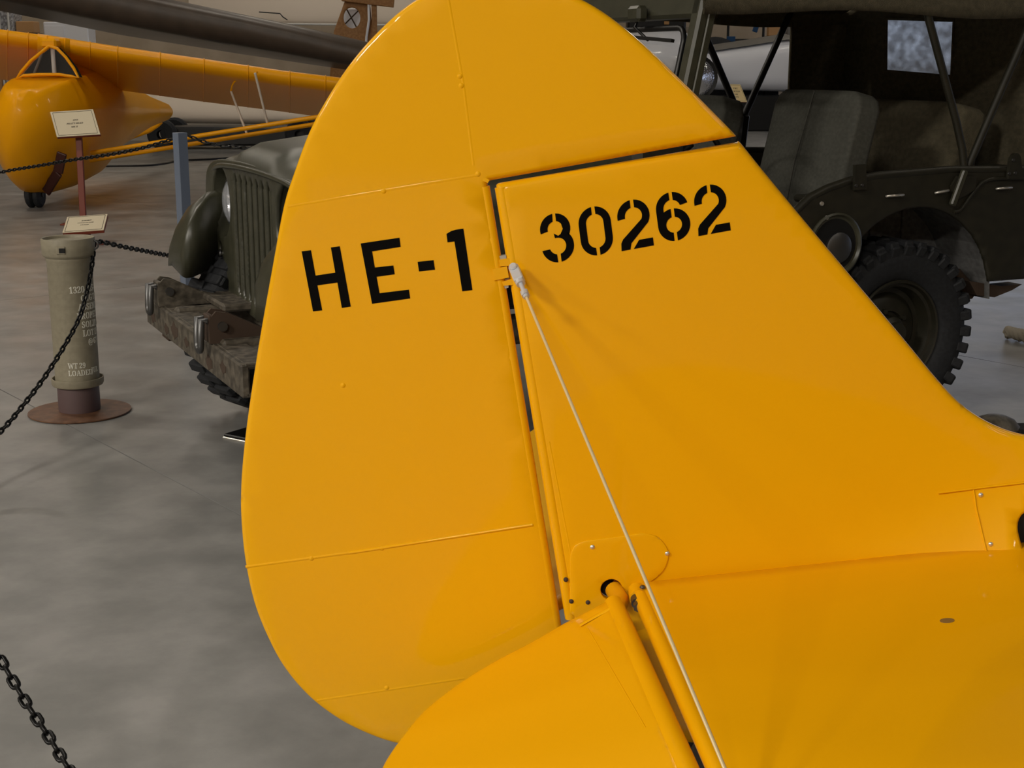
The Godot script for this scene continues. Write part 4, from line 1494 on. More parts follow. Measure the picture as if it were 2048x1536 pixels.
func build_glider() -> void:
	var gz := -14.70
	var o := Vector3(-4.9228, 0, gz)
	var t := thing("glider", "yellow glider with pod nose and black-tyred wheel resting on one wingtip", "glider", o)
	var Y: Material = M.yellow_glider
	# pod: sections traced at the widest rib, drawn in towards the nose and the tail
	var full := curve(PackedVector2Array([Vector2(-4.7129, 1.6824), Vector2(-4.7801, 1.603), Vector2(-4.9197, 1.5134), Vector2(-5.0408, 1.4037), Vector2(-5.143, 1.2784), Vector2(-5.2621, 1.0771), Vector2(-5.3303, 0.8745), Vector2(-5.3284, 0.645), Vector2(-5.2537, 0.4139), Vector2(-5.1631, 0.2434), Vector2(-5.0966, 0.1604), Vector2(-5.005, 0.1292), Vector2(-4.8684, 0.1396), Vector2(-4.7281, 0.2019), Vector2(-4.5926, 0.3468), Vector2(-4.4571, 0.5014), Vector2(-4.3533, 0.6552), Vector2(-4.2938, 0.8491), Vector2(-4.2923, 1.0266), Vector2(-4.3481, 1.193), Vector2(-4.4302, 1.3436), Vector2(-4.5427, 1.4935), Vector2(-4.6363, 1.6129), Vector2(-4.7129, 1.6824)]), 3)
	full.remove_at(full.size() - 1)
	var c := PackedVector2Array([Vector2(-4.8062, 0.9759)])[0]
	var rings := []
	for q in [[0.92, 0.06, 0.0], [0.90, 0.22, 0.0], [0.82, 0.44, 0.0], [0.66, 0.66, 0.0], [0.42, 0.84, 0.0], [0.15, 0.95, 0.0], [-0.15, 1.0, 0.0], [-0.8, 1.0, 0.0], [-1.6, 0.9, -0.02], [-2.6, 0.55, -0.06], [-4.2, 0.26, -0.12], [-5.2, 0.14, -0.16]]:
		var ring := PackedVector3Array()
		for v in full:
			var d: Vector2 = (v - c) * q[1]
			var y: float = c.y + d.y + q[2]
			if q[0] > -0.3:
				y = minf(y, c.y + 0.37 - 0.16 * clampf(q[0], 0.0, 1.0))   # the deck in front of the windscreen
			ring.append(Vector3(c.x + d.x, y, q[0]) - Vector3(o.x, 0, 0))
		rings.append(ring)
	var s := begin(0)
	loft(s, rings)
	obj("fuselage_pod", s, Y, t)
	# windscreen: dark cockpit, frame tubes, white tube inside
	var ws := PackedVector2Array([Vector2(-4.6567, 1.6404), Vector2(-4.7366, 1.5816), Vector2(-4.8543, 1.4932), Vector2(-4.9532, 1.3898), Vector2(-5.0092, 1.3206), Vector2(-4.936, 1.3503), Vector2(-4.7735, 1.3602), Vector2(-4.5712, 1.3602), Vector2(-4.4462, 1.3404), Vector2(-4.3811, 1.3305), Vector2(-4.4251, 1.4243), Vector2(-4.4983, 1.5325), Vector2(-4.5779, 1.6159)])
	s = begin()
	prism(s, ws, -0.02, 0.0, xyz(-o.x, 0, 0.10))
	obj("cockpit_interior", s, M.dark_inside, t)
	s = begin()
	var rim := []
	for v in ws:
		rim.append(Vector3(v.x - o.x, v.y, 0.215))
	tube(s, rim, 0.016, 8, true)
	obj("windscreen_frame", s, Y, t)
	s = begin()
	prism(s, ws, 0.0, 0.006, xyz(-o.x, 0, 0.205))
	obj("windscreen", s, M.pane, t)
	s = begin()
	tube(s, [Vector3(-4.6439, 1.6213, -14.55) - o, Vector3(-4.6424, 1.3647, -14.55) - o], 0.022, 10)
	obj("windscreen_post", s, M.white_metal, t)
	s = begin()
	tube(s, [Vector3(-4.7273, 1.6312, -14.56) - o, Vector3(-4.8538, 1.3647, -14.56) - o], 0.014, 8)
	obj("cabin_tube", s, M.grey_paint, t)
	# pylon under the wing
	s = begin()
	box(s, Vector3(0.16, 0.09, 0.5), Transform3D(Basis(), Vector3(-4.671, 1.6655, -14.55) - o + Vector3(0, 0, -0.2)), 0.02)
	obj("wing_pylon", s, Y, t)
	# skid and wheel
	s = begin()
	bar(s, Vector3(-4.4802, 0.6, -14.1) - o, Vector3(-4.5597, 0.4015, -14.18) - o, 0.10, 0.03, Vector3.BACK, 0.008)
	bar(s, Vector3(-4.5597, 0.4015, -14.18) - o, Vector3(-4.8006, 0.1782, -14.5) - o, 0.10, 0.03, Vector3.BACK, 0.008)
	obj("landing_skid", s, M.dark_red, t)
	var wc := Vector3(-4.9888, 0.0668, -14.7) - o
	wc.y = 0.135
	for dx in [-0.035, 0.045]:
		s = begin()
		lathe(s, [Vector2(0.03, -0.035), Vector2(0.11, -0.038), Vector2(0.135, -0.018), Vector2(0.135, 0.018), Vector2(0.11, 0.038), Vector2(0.03, 0.035)], 24, Transform3D(Basis(Vector3.BACK, PI / 2), wc + Vector3(dx, 0, 0)))
		obj("wheel", s, M.rubber, t)
	s = begin()
	tube(s, [wc + Vector3(-0.08, 0, 0), wc + Vector3(0.09, 0, 0)], 0.03, 10)
	tube(s, [wc + Vector3(0.0, 0, 0), wc + Vector3(0.0, 0.25, 0)], 0.03, 8)
	obj("wheel_fork", s, M.black_metal, t)
	# wing, one tip low
	var le := PackedVector3Array([Vector3(-6.8529, 1.957, -14.65), Vector3(-5.9502, 1.8688, -14.65), Vector3(-5.1972, 1.7803, -14.65), Vector3(-4.8202, 1.731, -14.65), Vector3(-4.4936, 1.6816, -14.65), Vector3(-3.9902, 1.6025, -14.65), Vector3(-3.1815, 1.4885, -14.65), Vector3(-2.3702, 1.369, -14.65), Vector3(-1.7082, 1.2891, -14.65), Vector3(-0.8405, 1.1538, -14.65), Vector3(-0.2258, 1.0734, -14.65)])
	var te := PackedVector3Array([Vector3(-7.6028, 1.3426, -16.1), Vector3(-6.5931, 1.3316, -16.1), Vector3(-5.7543, 1.2877, -16.1), Vector3(-5.3349, 1.2602, -16.1), Vector3(-4.971, 1.2382, -16.1), Vector3(-4.4128, 1.1722, -16.1), Vector3(-3.5183, 1.0507, -16.1), Vector3(-2.6203, 0.94, -16.1), Vector3(-1.8888, 0.84, -16.1), Vector3(-0.929, 0.723, -16.1), Vector3(-0.3629, 0.656, -16.1)])
	var secs := []
	for i in le.size():
		secs.append(wing_section(le[i] - o, te[i] - o, 0.155 if i < 10 else 0.05))
	s = begin(0)
	loft(s, secs)
	obj("wing", s, Y, t)
	# ribs lift the fabric along the nose of the wing
	for k in 13:
		var u := 2.2 + k * 0.55
		var i := mini(int(u), 8)
		var fr := u - i
		var a: Vector3 = le[i].lerp(le[i + 1], fr) - o
		var b: Vector3 = te[i].lerp(te[i + 1], fr) - o
		var sec := wing_section(a, b, 0.157)
		s = begin()
		var line := []
		for m in sec.size():
			line.append(sec[m])
		tube(s, line, 0.007, 6, true)
		obj("rib_tape", s, Y, t)
	s = begin(0)
	var cs := []
	for i in [3, 4]:
		cs.append(wing_section(le[i] - o, te[i] - o, 0.170))
	loft(s, cs)
	obj("wing_centre", s, Y, t)
	# struts and jury struts
	var st := [[Vector3(-4.3847, 0.5599, -14.75), Vector3(-0.7409, 1.1276, -14.7)], [Vector3(-4.4301, 0.4759, -14.85), Vector3(-0.7643, 1.0495, -15.15)]]
	for q in st:
		s = begin()
		tube(s, [q[0] - o, q[1] - o], 0.024, 10)
		obj("wing_strut", s, Y, t)
	for q in [[Vector3(-2.6075, 1.3746, -14.55), Vector3(-2.5312, 0.8631, -14.73)], [Vector3(-2.9474, 1.1874, -15), Vector3(-2.7937, 0.7272, -15)]]:
		s = begin()
		tube(s, [q[0] - o, q[1] - o], 0.013, 8)
		obj("jury_strut", s, M.wing_beige, t)
	s = begin()
	tube(s, curve3(PackedVector3Array([Vector3(-2.9474, 1.1874, -15) - o, Vector3(-2.8926, 1.2758, -14.9) - o, Vector3(-2.7559, 1.3629, -14.8) - o, Vector3(-2.5994, 1.384, -14.65) - o]), 4), 0.010, 8)
	obj("drain_pipe", s, Y, t)
	# tailplane and fin, far behind the pod
	var tp := PackedVector3Array([Vector3(-6.2743, 0.8727, -19.8), Vector3(-5.7533, 0.8795, -19.8), Vector3(-5.444, 0.8318, -19.8), Vector3(-5.1012, 0.7568, -19.8), Vector3(-4.9097, 0.7021, -19.8), Vector3(-4.8563, 0.661, -19.8), Vector3(-4.915, 0.6062, -19.8), Vector3(-5.0451, 0.5239, -19.8), Vector3(-5.3297, 0.4277, -19.8), Vector3(-5.8272, 0.2898, -19.8), Vector3(-6.3188, 0.2553, -19.8)])
	s = begin()
	var poly := PackedVector2Array()
	for v in tp:
		poly.append(Vector2(v.x - o.x, v.y))
	s = plate(poly, 0.03, 0.12)
	obj("tailplane", s, Y, t, xyz(0, 0, -19.80 - gz))


func build_background() -> void:
	var s: SurfaceTool
	# the dark wing behind the glider, with its aircraft standing out of the picture on the left
	var o := Vector3(-15.5, 0, -23.0)
	var t := thing("dark_airplane", "large dark brown aircraft wing with rounded leading edge above the glider", "airplane", o)
	var le := PackedVector3Array([Vector3(-10.8265, 3.4923, -22), Vector3(-8.8493, 2.9888, -22), Vector3(-6.2474, 2.436, -22), Vector3(-5.2731, 2.2307, -22), Vector3(-4.1424, 2.0246, -22), Vector3(-3.2346, 1.8471, -22), Vector3(-2.2098, 1.6244, -22), Vector3(-1.4857, 1.4753, -22)])
	var te := PackedVector3Array([Vector3(-12.0904, 2.9939, -24.4), Vector3(-9.866, 2.6063, -24.4), Vector3(-8.628, 2.33, -24.4), Vector3(-7.631, 2.1341, -24.4), Vector3(-6.6303, 1.9375, -24.4), Vector3(-4.6142, 1.6247, -24.4), Vector3(-2.4586, 1.3101, -24.4), Vector3(-1.6519, 1.2103, -24.4)])
	var secs := []
	for i in le.size():
		secs.append(wing_section(le[i] - o, te[i] - o, [0.66, 0.62, 0.56, 0.52, 0.48, 0.45, 0.40, 0.2][i]))
	s = begin(0)
	loft(s, secs)
	obj("wing", s, M.wing_brown, t)
	s = begin()
	var sl := []
	for q in PackedVector3Array([Vector3(-7.6414, 2.4195, -22.3), Vector3(-6.7329, 2.2188, -22.3), Vector3(-5.5908, 1.9872, -22.3), Vector3(-4.366, 1.747, -22.3)]):
		sl.append(q - o)
	tube(s, sl, 0.008, 6)
	obj("panel_seam", s, M.grey_paint, t)
	s = begin(0)
	var rings := []
	for q in [[3.0, 0.1], [2.6, 0.5], [1.5, 0.9], [0.0, 1.0], [-3.0, 0.9], [-6.0, 0.5], [-8.0, 0.2]]:
		var ring := PackedVector3Array()
		for k in 20:
			var a := TAU * k / 20
			ring.append(Vector3(cos(a) * 0.75 * q[1], 2.3 + sin(a) * 0.95 * q[1], q[0]))
		rings.append(ring)
	loft(s, rings)
	obj("fuselage", s, M.wing_brown, t)
	for x in [-0.9, 0.9]:
		var w := node("main_gear", t, xyz(x, 0.42, 0.6))
		s = begin()
		lathe(s, [Vector2(0.12, -0.12), Vector2(0.36, -0.13), Vector2(0.42, -0.06), Vector2(0.42, 0.06), Vector2(0.36, 0.13), Vector2(0.12, 0.12)], 24, Transform3D(Basis(Vector3.BACK, PI / 2), Vector3.ZERO))
		obj("tire", s, M.rubber, w)
		s = begin()
		tube(s, [Vector3(0, 0, 0), Vector3(-x * 0.4, 1.5, 0.2)], 0.07, 10)
		obj("gear_leg", s, M.grey_metal, w)
	# a pale wing resting low, further back on the left, and the black trailer beneath it
	o = Vector3(-6.0, 0, -27.0)
	t = thing("pale_wing", "pale grey aircraft wing stored low on a black trailer beyond the glider", "wing", o)
	var lo := PackedVector3Array([Vector3(-8.8037, 0.4526, -26), Vector3(-6.3379, 0.4526, -26), Vector3(-3.8725, 0.4436, -26), Vector3(-2.2287, 0.4347, -26)])
	var hi := PackedVector3Array([Vector3(-9.1448, 1.2547, -27.2), Vector3(-6.5835, 1.2547, -27.2), Vector3(-4.0316, 0.9761, -27.2), Vector3(-2.3246, 0.743, -27.2)])
	secs = []
	for i in lo.size():
		secs.append(wing_section(lo[i] - o, hi[i] - o, 0.22))
	s = begin(0)
	loft(s, secs)
	obj("wing_panel", s, M.wing_beige, t)
	t = thing("trailer", "low black trailer with a tyre under the pale stored wing", "trailer", Vector3(-4.9, 0, -25.25))
	s = begin()
	box(s, Vector3(2.7, 0.33, 0.8), xyz(0.2, 0.225, 0), 0.03)
	obj("trailer_bed", s, M.black_metal, t)
	for q in [[-1.2, 0.46], [1.2, 0.46], [-1.2, -0.46], [1.2, -0.46]]:
		s = begin()
		lathe(s, [Vector2(0.08, -0.09), Vector2(0.22, -0.10), Vector2(0.26, -0.05), Vector2(0.26, 0.05), Vector2(0.22, 0.10), Vector2(0.08, 0.09)], 24, Transform3D(Basis(Vector3.RIGHT, PI / 2), Vector3(q[0], 0.26, q[1])))
		obj("wheel", s, M.rubber, t)
	for x in [-0.9, 0.2, 1.3]:
		s = begin()
		box(s, Vector3(0.12, 0.10, 0.9), xyz(x, 0.215, -0.8), 0.01)
		obj("wing_cradle", s, M.black_metal, t)
	# the pale wing high up at the top of the picture
	o = Vector3(-5.0, 0, -29.0)
	t = thing("beige_airplane", "beige high wing with white lower edge above the dark wing", "airplane", o)
	var w0 := PackedVector3Array([Vector3(-6.2829, 2.2376, -28.2), Vector3(-4.1369, 2.2281, -28.2), Vector3(-2.1859, 2.2092, -28.2), Vector3(-0.6247, 2.1808, -28.2)])
	var w1 := PackedVector3Array([Vector3(-6.5503, 4.0152, -29.8), Vector3(-4.3159, 3.9179, -29.8), Vector3(-2.2819, 3.8205, -29.8), Vector3(-0.6525, 3.7229, -29.8)])
	secs = []
	for i in w0.size():
		secs.append(wing_section(w0[i] - o, w1[i] - o, 0.24))
	s = begin(0)
	loft(s, secs)
	obj("wing", s, M.wing_beige, t)
	s = begin()
	tube(s, [w0[0] - o, w0[3] - o], 0.02, 8)
	obj("leading_strip", s, M.white_metal, t)
	s = begin()
	var cl := PackedVector3Array([Vector3(-4.8932, 2.4382, -28), Vector3(-4.4881, 2.4102, -28), Vector3(-4.4325, 2.3446, -28), Vector3(-4.3474, 2.2884, -28)])
	tube(s, [cl[0] - o, cl[1] - o, cl[2] - o, cl[3] - o], 0.012, 6)
	obj("pitot_tube", s, M.black_metal, t)
	s = begin()
	box(s, Vector3(0.5, 1.4, 2.2), Transform3D(Basis(), Vector3(3.4, 1.3, -0.6)), 0.2)
	obj("fuselage", s, M.wing_beige, t)
	s = begin()
	box(s, Vector3(0.16, 0.7, 0.3), xyz(3.4, 0.35, -0.4), 0.04)
	obj("gear_leg", s, M.grey_metal, t)
	s = begin()
	tube(s, [Vector3(3.3, 0.9, -0.2), Vector3(1.6, 2.35, -0.2)], 0.05, 8)
	obj("wing_strut", s, M.wing_beige, t)
	# plywood engine stand
	var pz := -25.0
	o = Vector3(-2.7027, 0, -25)
	t = thing("plywood_stand", "tall plywood trestle with an oval cut-out standing behind the dark wing", "stand", o)
	var bo := PackedVector2Array([Vector2(-2.8695, 2.5511), Vector2(-2.4482, 2.5095), Vector2(-2.4225, 2.117), Vector2(-2.3578, 1.907), Vector2(-3.0828, 2.0163)])
	var outl := PackedVector2Array([bo[0], bo[1], bo[2], Vector2(bo[3].x, bo[3].y), Vector2(bo[3].x + 0.25, 0.02), Vector2(bo[4].x - 0.25, 0.02), bo[4]])
	for i in outl.size():
		outl[i].x -= o.x
	var hc := PackedVector2Array([Vector2(-2.7655, 2.2342)])[0] - Vector2(o.x, 0)
	obj("stand_panel", plate(outl, 0.018, 0.12, [ring2(hc, 0.145, 0.175, 20)]), M.plywood, t)
	s = begin()
	bar(s, Vector3(-2.923, 2.5822, -24.95) - o, Vector3(-2.031, 2.4742, -24.95) - o, 0.10, 0.14, Vector3.UP, 0.01)
	obj("top_beam", s, M.plywood, t)
	s = begin()
	bar(s, Vector3(-2.3775, 2.5004, -24.98) - o, Vector3(-2.3775, 2.5004, -24.98) * Vector3(1, 0, 1) - o, 0.07, 0.09, Vector3.RIGHT, 0.008)
	obj("stand_post", s, M.plywood, t)
	s = begin()
	tube(s, [Vector3(-2.4685, 2.4904, -24.94) - o, Vector3(-2.4626, 2.1978, -24.9) - o, Vector3(-2.5122, 1.9136, -24.9) - o, Vector3(-2.5365, 1.611, -24.9) - o], 0.022, 8)
	obj("white_hose", s, M.white_paint, t)
	for q in [[Vector3(-2.8786, 2.4057, -25.12), Vector3(-2.6796, 2.0358, -25.12)], [Vector3(-2.6561, 2.3729, -25.14), Vector3(-2.9232, 2.1206, -25.14)]]:
		s = begin()
		tube(s, [q[0] - o, q[1] - o], 0.013, 6)
		obj("cross_wire", s, M.rust, t)
	s = begin()
	box(s, Vector3(0.45, 2.4, 0.12), xyz(hc.x, 1.21, -0.35), 0.02)
	obj("back_board", s, M.white_paint, t)
	# tall things seen between the two wings on the left
	for q in [[-10.314, -10.045, 120, "grey_locker", "grey steel locker at the far left between the two wings", "locker", M.grey_paint, -27.6], [-9.973, -9.745, 118, "wooden_cabinet", "tan wooden cabinet beside the grey locker, between the wings", "cabinet", M.tan_card, -27.4], [-9.725, -9.449, 116, "display_case", "glass display case with chrome post beside the tan cabinet", "display case", M.vinyl_window, -27.4], [-9.025, -8.163, 112, "metal_cabinet", "long pale metal cabinet standing between the two wings", "cabinet", M.white_paint, -27.8]]:
		var a: float = q[0]
		var b: float = q[1]
		t = thing(q[3], q[4], q[5], Vector3((a + b) / 2.0, 0, q[7] - 0.25))
		var hgt := 2.55 if q[3] != "metal_cabinet" else 2.25
		s = begin()
		box(s, Vector3(b - a, hgt - 0.1, 0.5), xyz(0, hgt / 2.0 + 0.05, 0), 0.02)
		obj("cabinet_body", s, q[6], t)
		s = begin()
		box(s, Vector3(b - a - 0.04, 0.1, 0.44), xyz(0, 0.05, 0))
		obj("plinth", s, M.black_metal, t)
		if q[3] == "display_case":
			for x in [0.05, -0.12]:
				s = begin()
				tube(s, [Vector3(x, 0.3, 0.27), Vector3(x, 2.5, 0.27)], 0.022, 8)
				obj("chrome_post", s, M.white_metal, t)
		else:
			s = begin()
			box(s, Vector3((b - a) / 2.0 - 0.04, hgt - 0.25, 0.02), xyz(-(b - a) / 4.0, hgt / 2.0 + 0.05, 0.258), 0.006)
			obj("door", s, q[6], t)
	t = thing("workbench", "dark workbench with tan boxes between the display case and pale panel", "workbench", Vector3(-9.231, 0, -27.6))
	s = begin()
	box(s, Vector3(0.36, 0.06, 0.5), xyz(0, 2.0, 0), 0.01)
	obj("shelf_top", s, M.black_metal, t)
	for x in [-0.14, 0.14]:
		s = begin()
		box(s, Vector3(0.05, 1.97, 0.45), xyz(x, 0.985, 0), 0.01)
		obj("leg", s, M.black_metal, t)
	s = begin()
	box(s, Vector3(0.34, 0.22, 0.36), xyz(-0.02, 2.14, 0), 0.015)
	obj("tan_box", s, M.tan_card, t)
	build_far_right()


func build_far_right() -> void:
	var s: SurfaceTool
	# white aircraft with a rounded cowling, black drape below
	var o := Vector3(5.0449, 0, -31.5)
	var t := thing("white_airplane", "white aircraft body with a rounded cowling and black skirt beyond the jeep cab", "airplane", o)
	var top := PackedVector3Array([Vector3(4.1704, 1.723, -31.5), Vector3(4.5514, 1.7869, -31.5), Vector3(5.2042, 1.8826, -31.5), Vector3(6.0186, 2.01, -31.5), Vector3(6.2956, 1.9251, -31.5), Vector3(7.1788, 1.755, -31.5)])
	var bot := PackedVector3Array([Vector3(4.1954, 0.898, -31.5), Vector3(4.5812, 0.8873, -31.5), Vector3(5.2424, 0.8765, -31.5), Vector3(6.0693, 0.8549, -31.5), Vector3(6.3452, 0.8441, -31.5), Vector3(7.227, 0.8333, -31.5)])
	var rings := []
	for i in top.size():
		var ring := PackedVector3Array()
		var c := (top[i] + bot[i]) / 2.0 - o
		var h := (top[i].y - bot[i].y) / 2.0
		for k in 24:
			var a := TAU * k / 24
			ring.append(c + Vector3(0, signf(sin(a)) * pow(absf(sin(a)), 0.6) * h, signf(cos(a)) * pow(absf(cos(a)), 0.6) * 0.5 - 0.4))
		rings.append(ring)
	s = begin(0)
	loft(s, rings)
	obj("fuselage", s, M.white_paint, t)
	s = begin(0)
	var deck := []
	for i in top.size():
		var b := top[i] - o
		deck.append(PackedVector3Array([b + Vector3(0, -0.03, 0.02), b + Vector3(0, 0.02, -0.05), b + Vector3(0, 0.10, -0.35), b + Vector3(0, 0.10, -0.75)]))
	loft(s, deck, false, false)
	obj("upper_deck", s, M.grey_paint, t)
	# cowling
	s = begin(0)
	rings = []
	var cc := Vector3(2.8944, 1.223, -31.2) - o
	for q in [[-0.9, 0.50], [-0.6, 0.80], [-0.2, 0.98], [0.3, 1.06], [0.8, 1.02], [1.15, 0.80], [1.3, 0.55]]:
		var ring := PackedVector3Array()
		for k in 28:
			var a := TAU * k / 28
			ring.append(cc + Vector3(q[0], sin(a) * q[1] * 0.98, cos(a) * q[1] - 0.6))
		rings.append(ring)
	loft(s, rings)
	obj("cowling", s, M.white_paint, t)
	s = begin()
	lathe(s, [Vector2(0.0, 0.30), Vector2(0.10, 0.26), Vector2(0.30, 0.08), Vector2(0.36, 0.0), Vector2(0.40, -0.04), Vector2(0.36, -0.1)], 24, Transform3D(Basis(Vector3.RIGHT, PI / 2), Vector3(3.9288, 1.1756, -30.6) - o))
	obj("spinner", s, M.chrome, t)
	s = begin()
	lathe(s, [Vector2(0.40, -0.05), Vector2(0.47, -0.02), Vector2(0.48, -0.10), Vector2(0.40, -0.14)], 28, Transform3D(Basis(Vector3.RIGHT, PI / 2), Vector3(3.9288, 1.1756, -30.6) - o))
	obj("spinner_ring", s, M.black_metal, t)
	s = begin()
	box(s, Vector3(3.4, 0.78, 0.9), xyz(1.0, 0.39, -0.5), 0.03)
	obj("black_skirt", s, M.black_metal, t)
	s = begin()
	box(s, Vector3(0.06, 0.3, 0.05), Transform3D(Basis(), Vector3(6.1176, 1.5404, -30.9) - o), 0.01)
	obj("hatch", s, M.grey_paint, t)
	# dark tractor with blue panels behind it
	o = Vector3(5.3259, 0, -34)
	t = thing("tractor", "dark tug tractor with blue panels and a white canopy behind the white aircraft", "tractor", o)
	s = begin()
	box(s, Vector3(1.5, 1.15, 1.0), xyz(0.15, 1.45, 0), 0.05)
	obj("body", s, M.black_metal, t)
	s = begin()
	box(s, Vector3(0.5, 0.16, 0.04), Transform3D(Basis(), Vector3(4.904, 2.4589, -33.45) - o), 0.01)
	obj("blue_panel", s, M.blue_paint, t)
	s = begin()
	bar(s, Vector3(5.7328, 2.5596, -33.45) - o, Vector3(5.6204, 2.1784, -33.45) - o, 0.04, 0.12, Vector3.RIGHT, 0.01)
	obj("blue_panel", s, M.blue_paint, t)
	s = begin()
	box(s, Vector3(0.2, 0.12, 0.04), Transform3D(Basis(), Vector3(5.0812, 2.0209, -33.45) - o), 0.01)
	obj("blue_panel", s, M.blue_paint, t)
	s = begin(0)
	var cr := []
	for q in [[4.315, 0.6], [4.800, 1.0], [5.527, 1.0], [6.072, 0.5]]:
		var x: float = q[0] - o.x
		var ring := PackedVector3Array()
		for k in 12:
			var a := TAU * k / 12
			ring.append(Vector3(x, 2.62 + sin(a) * 0.07 * q[1], cos(a) * 0.5 * q[1]))
		cr.append(ring)
	loft(s, cr)
	obj("canopy", s, M.white_metal, t)
	for x in [-0.6, 0.9]:
		s = begin()
		tube(s, [Vector3(x * 0.55 + 0.05, 2.0, 0.3), Vector3(x * 0.55 + 0.05, 2.58, 0.3)], 0.03, 8)
		obj("canopy_post", s, M.black_metal, t)
	for q in [Vector3(4.696, 2.0726, -33.2) - o]:
		var w := node("wheel", t, Transform3D(Basis(Vector3.RIGHT, PI / 2), Vector3(q.x, 1.35, 0.62)))
		s = begin()
		lathe(s, [Vector2(0.3, -0.12), Vector2(0.62, -0.13), Vector2(0.72, -0.06), Vector2(0.72, 0.06), Vector2(0.62, 0.13), Vector2(0.3, 0.12)], 28)
		obj("tire", s, M.rubber, w)
		s = begin()
		lathe(s, [Vector2(0.3, 0.05), Vector2(0.28, 0.10), Vector2(0.1, 0.08), Vector2(0.0, 0.10)], 20)
		obj("hub", s, M.black_metal, w)
	s = begin()
	box(s, Vector3(1.6, 0.9, 1.2), xyz(0.1, 0.45, -0.2), 0.04)
	obj("platform", s, M.black_metal, t)
	# paper box on the tractor side, orange crate
	t = thing("tan_box", "tan carton stacked right of the blue tractor panel", "box", Vector3(5.976, 0, -33.0))
	s = begin()
	box(s, Vector3(0.26, 0.34, 0.26), xyz(0, 2.25, 0), 0.01)
	obj("carton", s, M.tan_card, t)
	s = begin()
	box(s, Vector3(0.3, 2.08, 0.3), xyz(0, 1.04, 0), 0.01)
	obj("plinth", s, M.black_metal, t)
	t = thing("orange_crate", "orange brown crate high on a rack at the edge of the canvas curtain", "crate", Vector3(6.658, 0, -33.5))
	s = begin()
	box(s, Vector3(0.55, 0.22, 0.3), xyz(0, 2.5, 0), 0.02)
	obj("crate_box", s, M.post_red, t)
	s = begin()
	box(s, Vector3(0.6, 2.38, 0.34), xyz(0, 1.19, 0), 0.02)
	obj("rack", s, M.grey_paint, t)
	# dark tall object seen through the windscreen
	t = thing("dark_machine", "dark machine with pipes seen through the jeep windshield", "machine", Vector3(3.310, 0, -34.8))
	s = begin()
	box(s, Vector3(1.4, 2.6, 0.6), xyz(0.15, 1.3, 0), 0.05)
	obj("machine_body", s, M.black_metal, t)
	s = begin()
	box(s, Vector3(0.12, 0.16, 0.03), xyz(0.38, 2.45, 0.32), 0.01)
	obj("tag", s, M.tan_card, t)
	s = begin()
	tube(s, [Vector3(-0.1, 2.0, 0.34), Vector3(0.4, 2.02, 0.34), Vector3(0.75, 1.8, 0.34)], 0.03, 8)
	obj("pipe", s, M.grey_metal, t)


# ---------------------------------------------------------------- signs, stanchions and chains in front of the aircraft

func sign_card(parent: Node, mid: Vector3, u: Vector3, v: Vector3, lines: Array, m: Material) -> void:   # u: half width vector, v: half height vector (up the card)
	var x := u.normalized()
	var y := (v - x * v.dot(x)).normalized()
	var z := x.cross(y)
	var skew := v.dot(x)
	var b := Transform3D(Basis(x, y, z), mid)
	var w := u.length()
	var h := v.dot(y)
	var cn := PackedVector2Array([Vector2(-w - skew, -h), Vector2(w - skew, -h), Vector2(w + skew, h), Vector2(-w + skew, h)])
	var s := begin()
	prism(s, cn, -0.03, -0.006, b)
	obj("backing", s, M.post_red, parent)
	s = begin()
	prism(s, cn, -0.006, 0.0, b)
	obj("card", s, m, parent)
	s = begin()
	var inn := PackedVector2Array()
	for q in cn:
		inn.append(q * 0.9)
	for i in 4:
		var a := inn[i]
		var c := inn[(i + 1) % 4]
		bar(s, b * Vector3(a.x, a.y, 0.001), b * Vector3(c.x, c.y, 0.001), 0.003, 0.002, z)
	obj("printed_border", s, M.ink, parent)
	var k := 0
	for ln in lines:
		var o := obj("printed_line", lettering(ln[0], ln[1], 0.001, "Droid Serif"), M.ink, parent)
		o.transform = b * xyz(0, ln[2], 0.001)
		k += 1


func link_mesh(len_: float, wid: float, r: float) -> ArrayMesh:
	var s := begin()
	var p := []
	var h := len_ / 2.0 - r
	var w := wid / 2.0 - r
	for k in 6:
		var a := PI * k / 5.0
		p.append(Vector3(cos(a) * w, h - w + sin(a) * w, 0))
	for k in 6:
		var a := PI + PI * k / 5.0
		p.append(Vector3(cos(a) * w, -(h - w) + sin(a) * w, 0))
	tube(s, p, r, 7, true)
	s.generate_normals()
	return s.commit()


func chain(called_label: String, pts: PackedVector3Array, pitch: float, group := "") -> void:
	var line := curve3(pts, 14)
	var t := thing("chain", called_label, "chain", line[0], 0.0, group)
	var lm := link_mesh(pitch * 1.45, pitch * 0.86, pitch * 0.155)
	var d := 0.0
	var next := pitch * 0.5
	var n := 0
	for i in line.size() - 1:
		var a: Vector3 = line[i]
		var b: Vector3 = line[i + 1]
		var l := a.distance_to(b)
		while next <= d + l:
			var p: Vector3 = a.lerp(b, (next - d) / l) - line[0]
			var y := (b - a).normalized()
			var x := y.cross(Vector3.UP if absf(y.y) < 0.95 else Vector3.RIGHT).normalized()
			var bs := Basis(x, y, x.cross(y))
			bs = bs * Basis(Vector3.UP, 0.35 + (PI / 2 if n % 2 == 1 else 0.0))
			obj("link", lm, M.chain_black, t, Transform3D(bs, p))
			n += 1
			next += pitch
		d += l


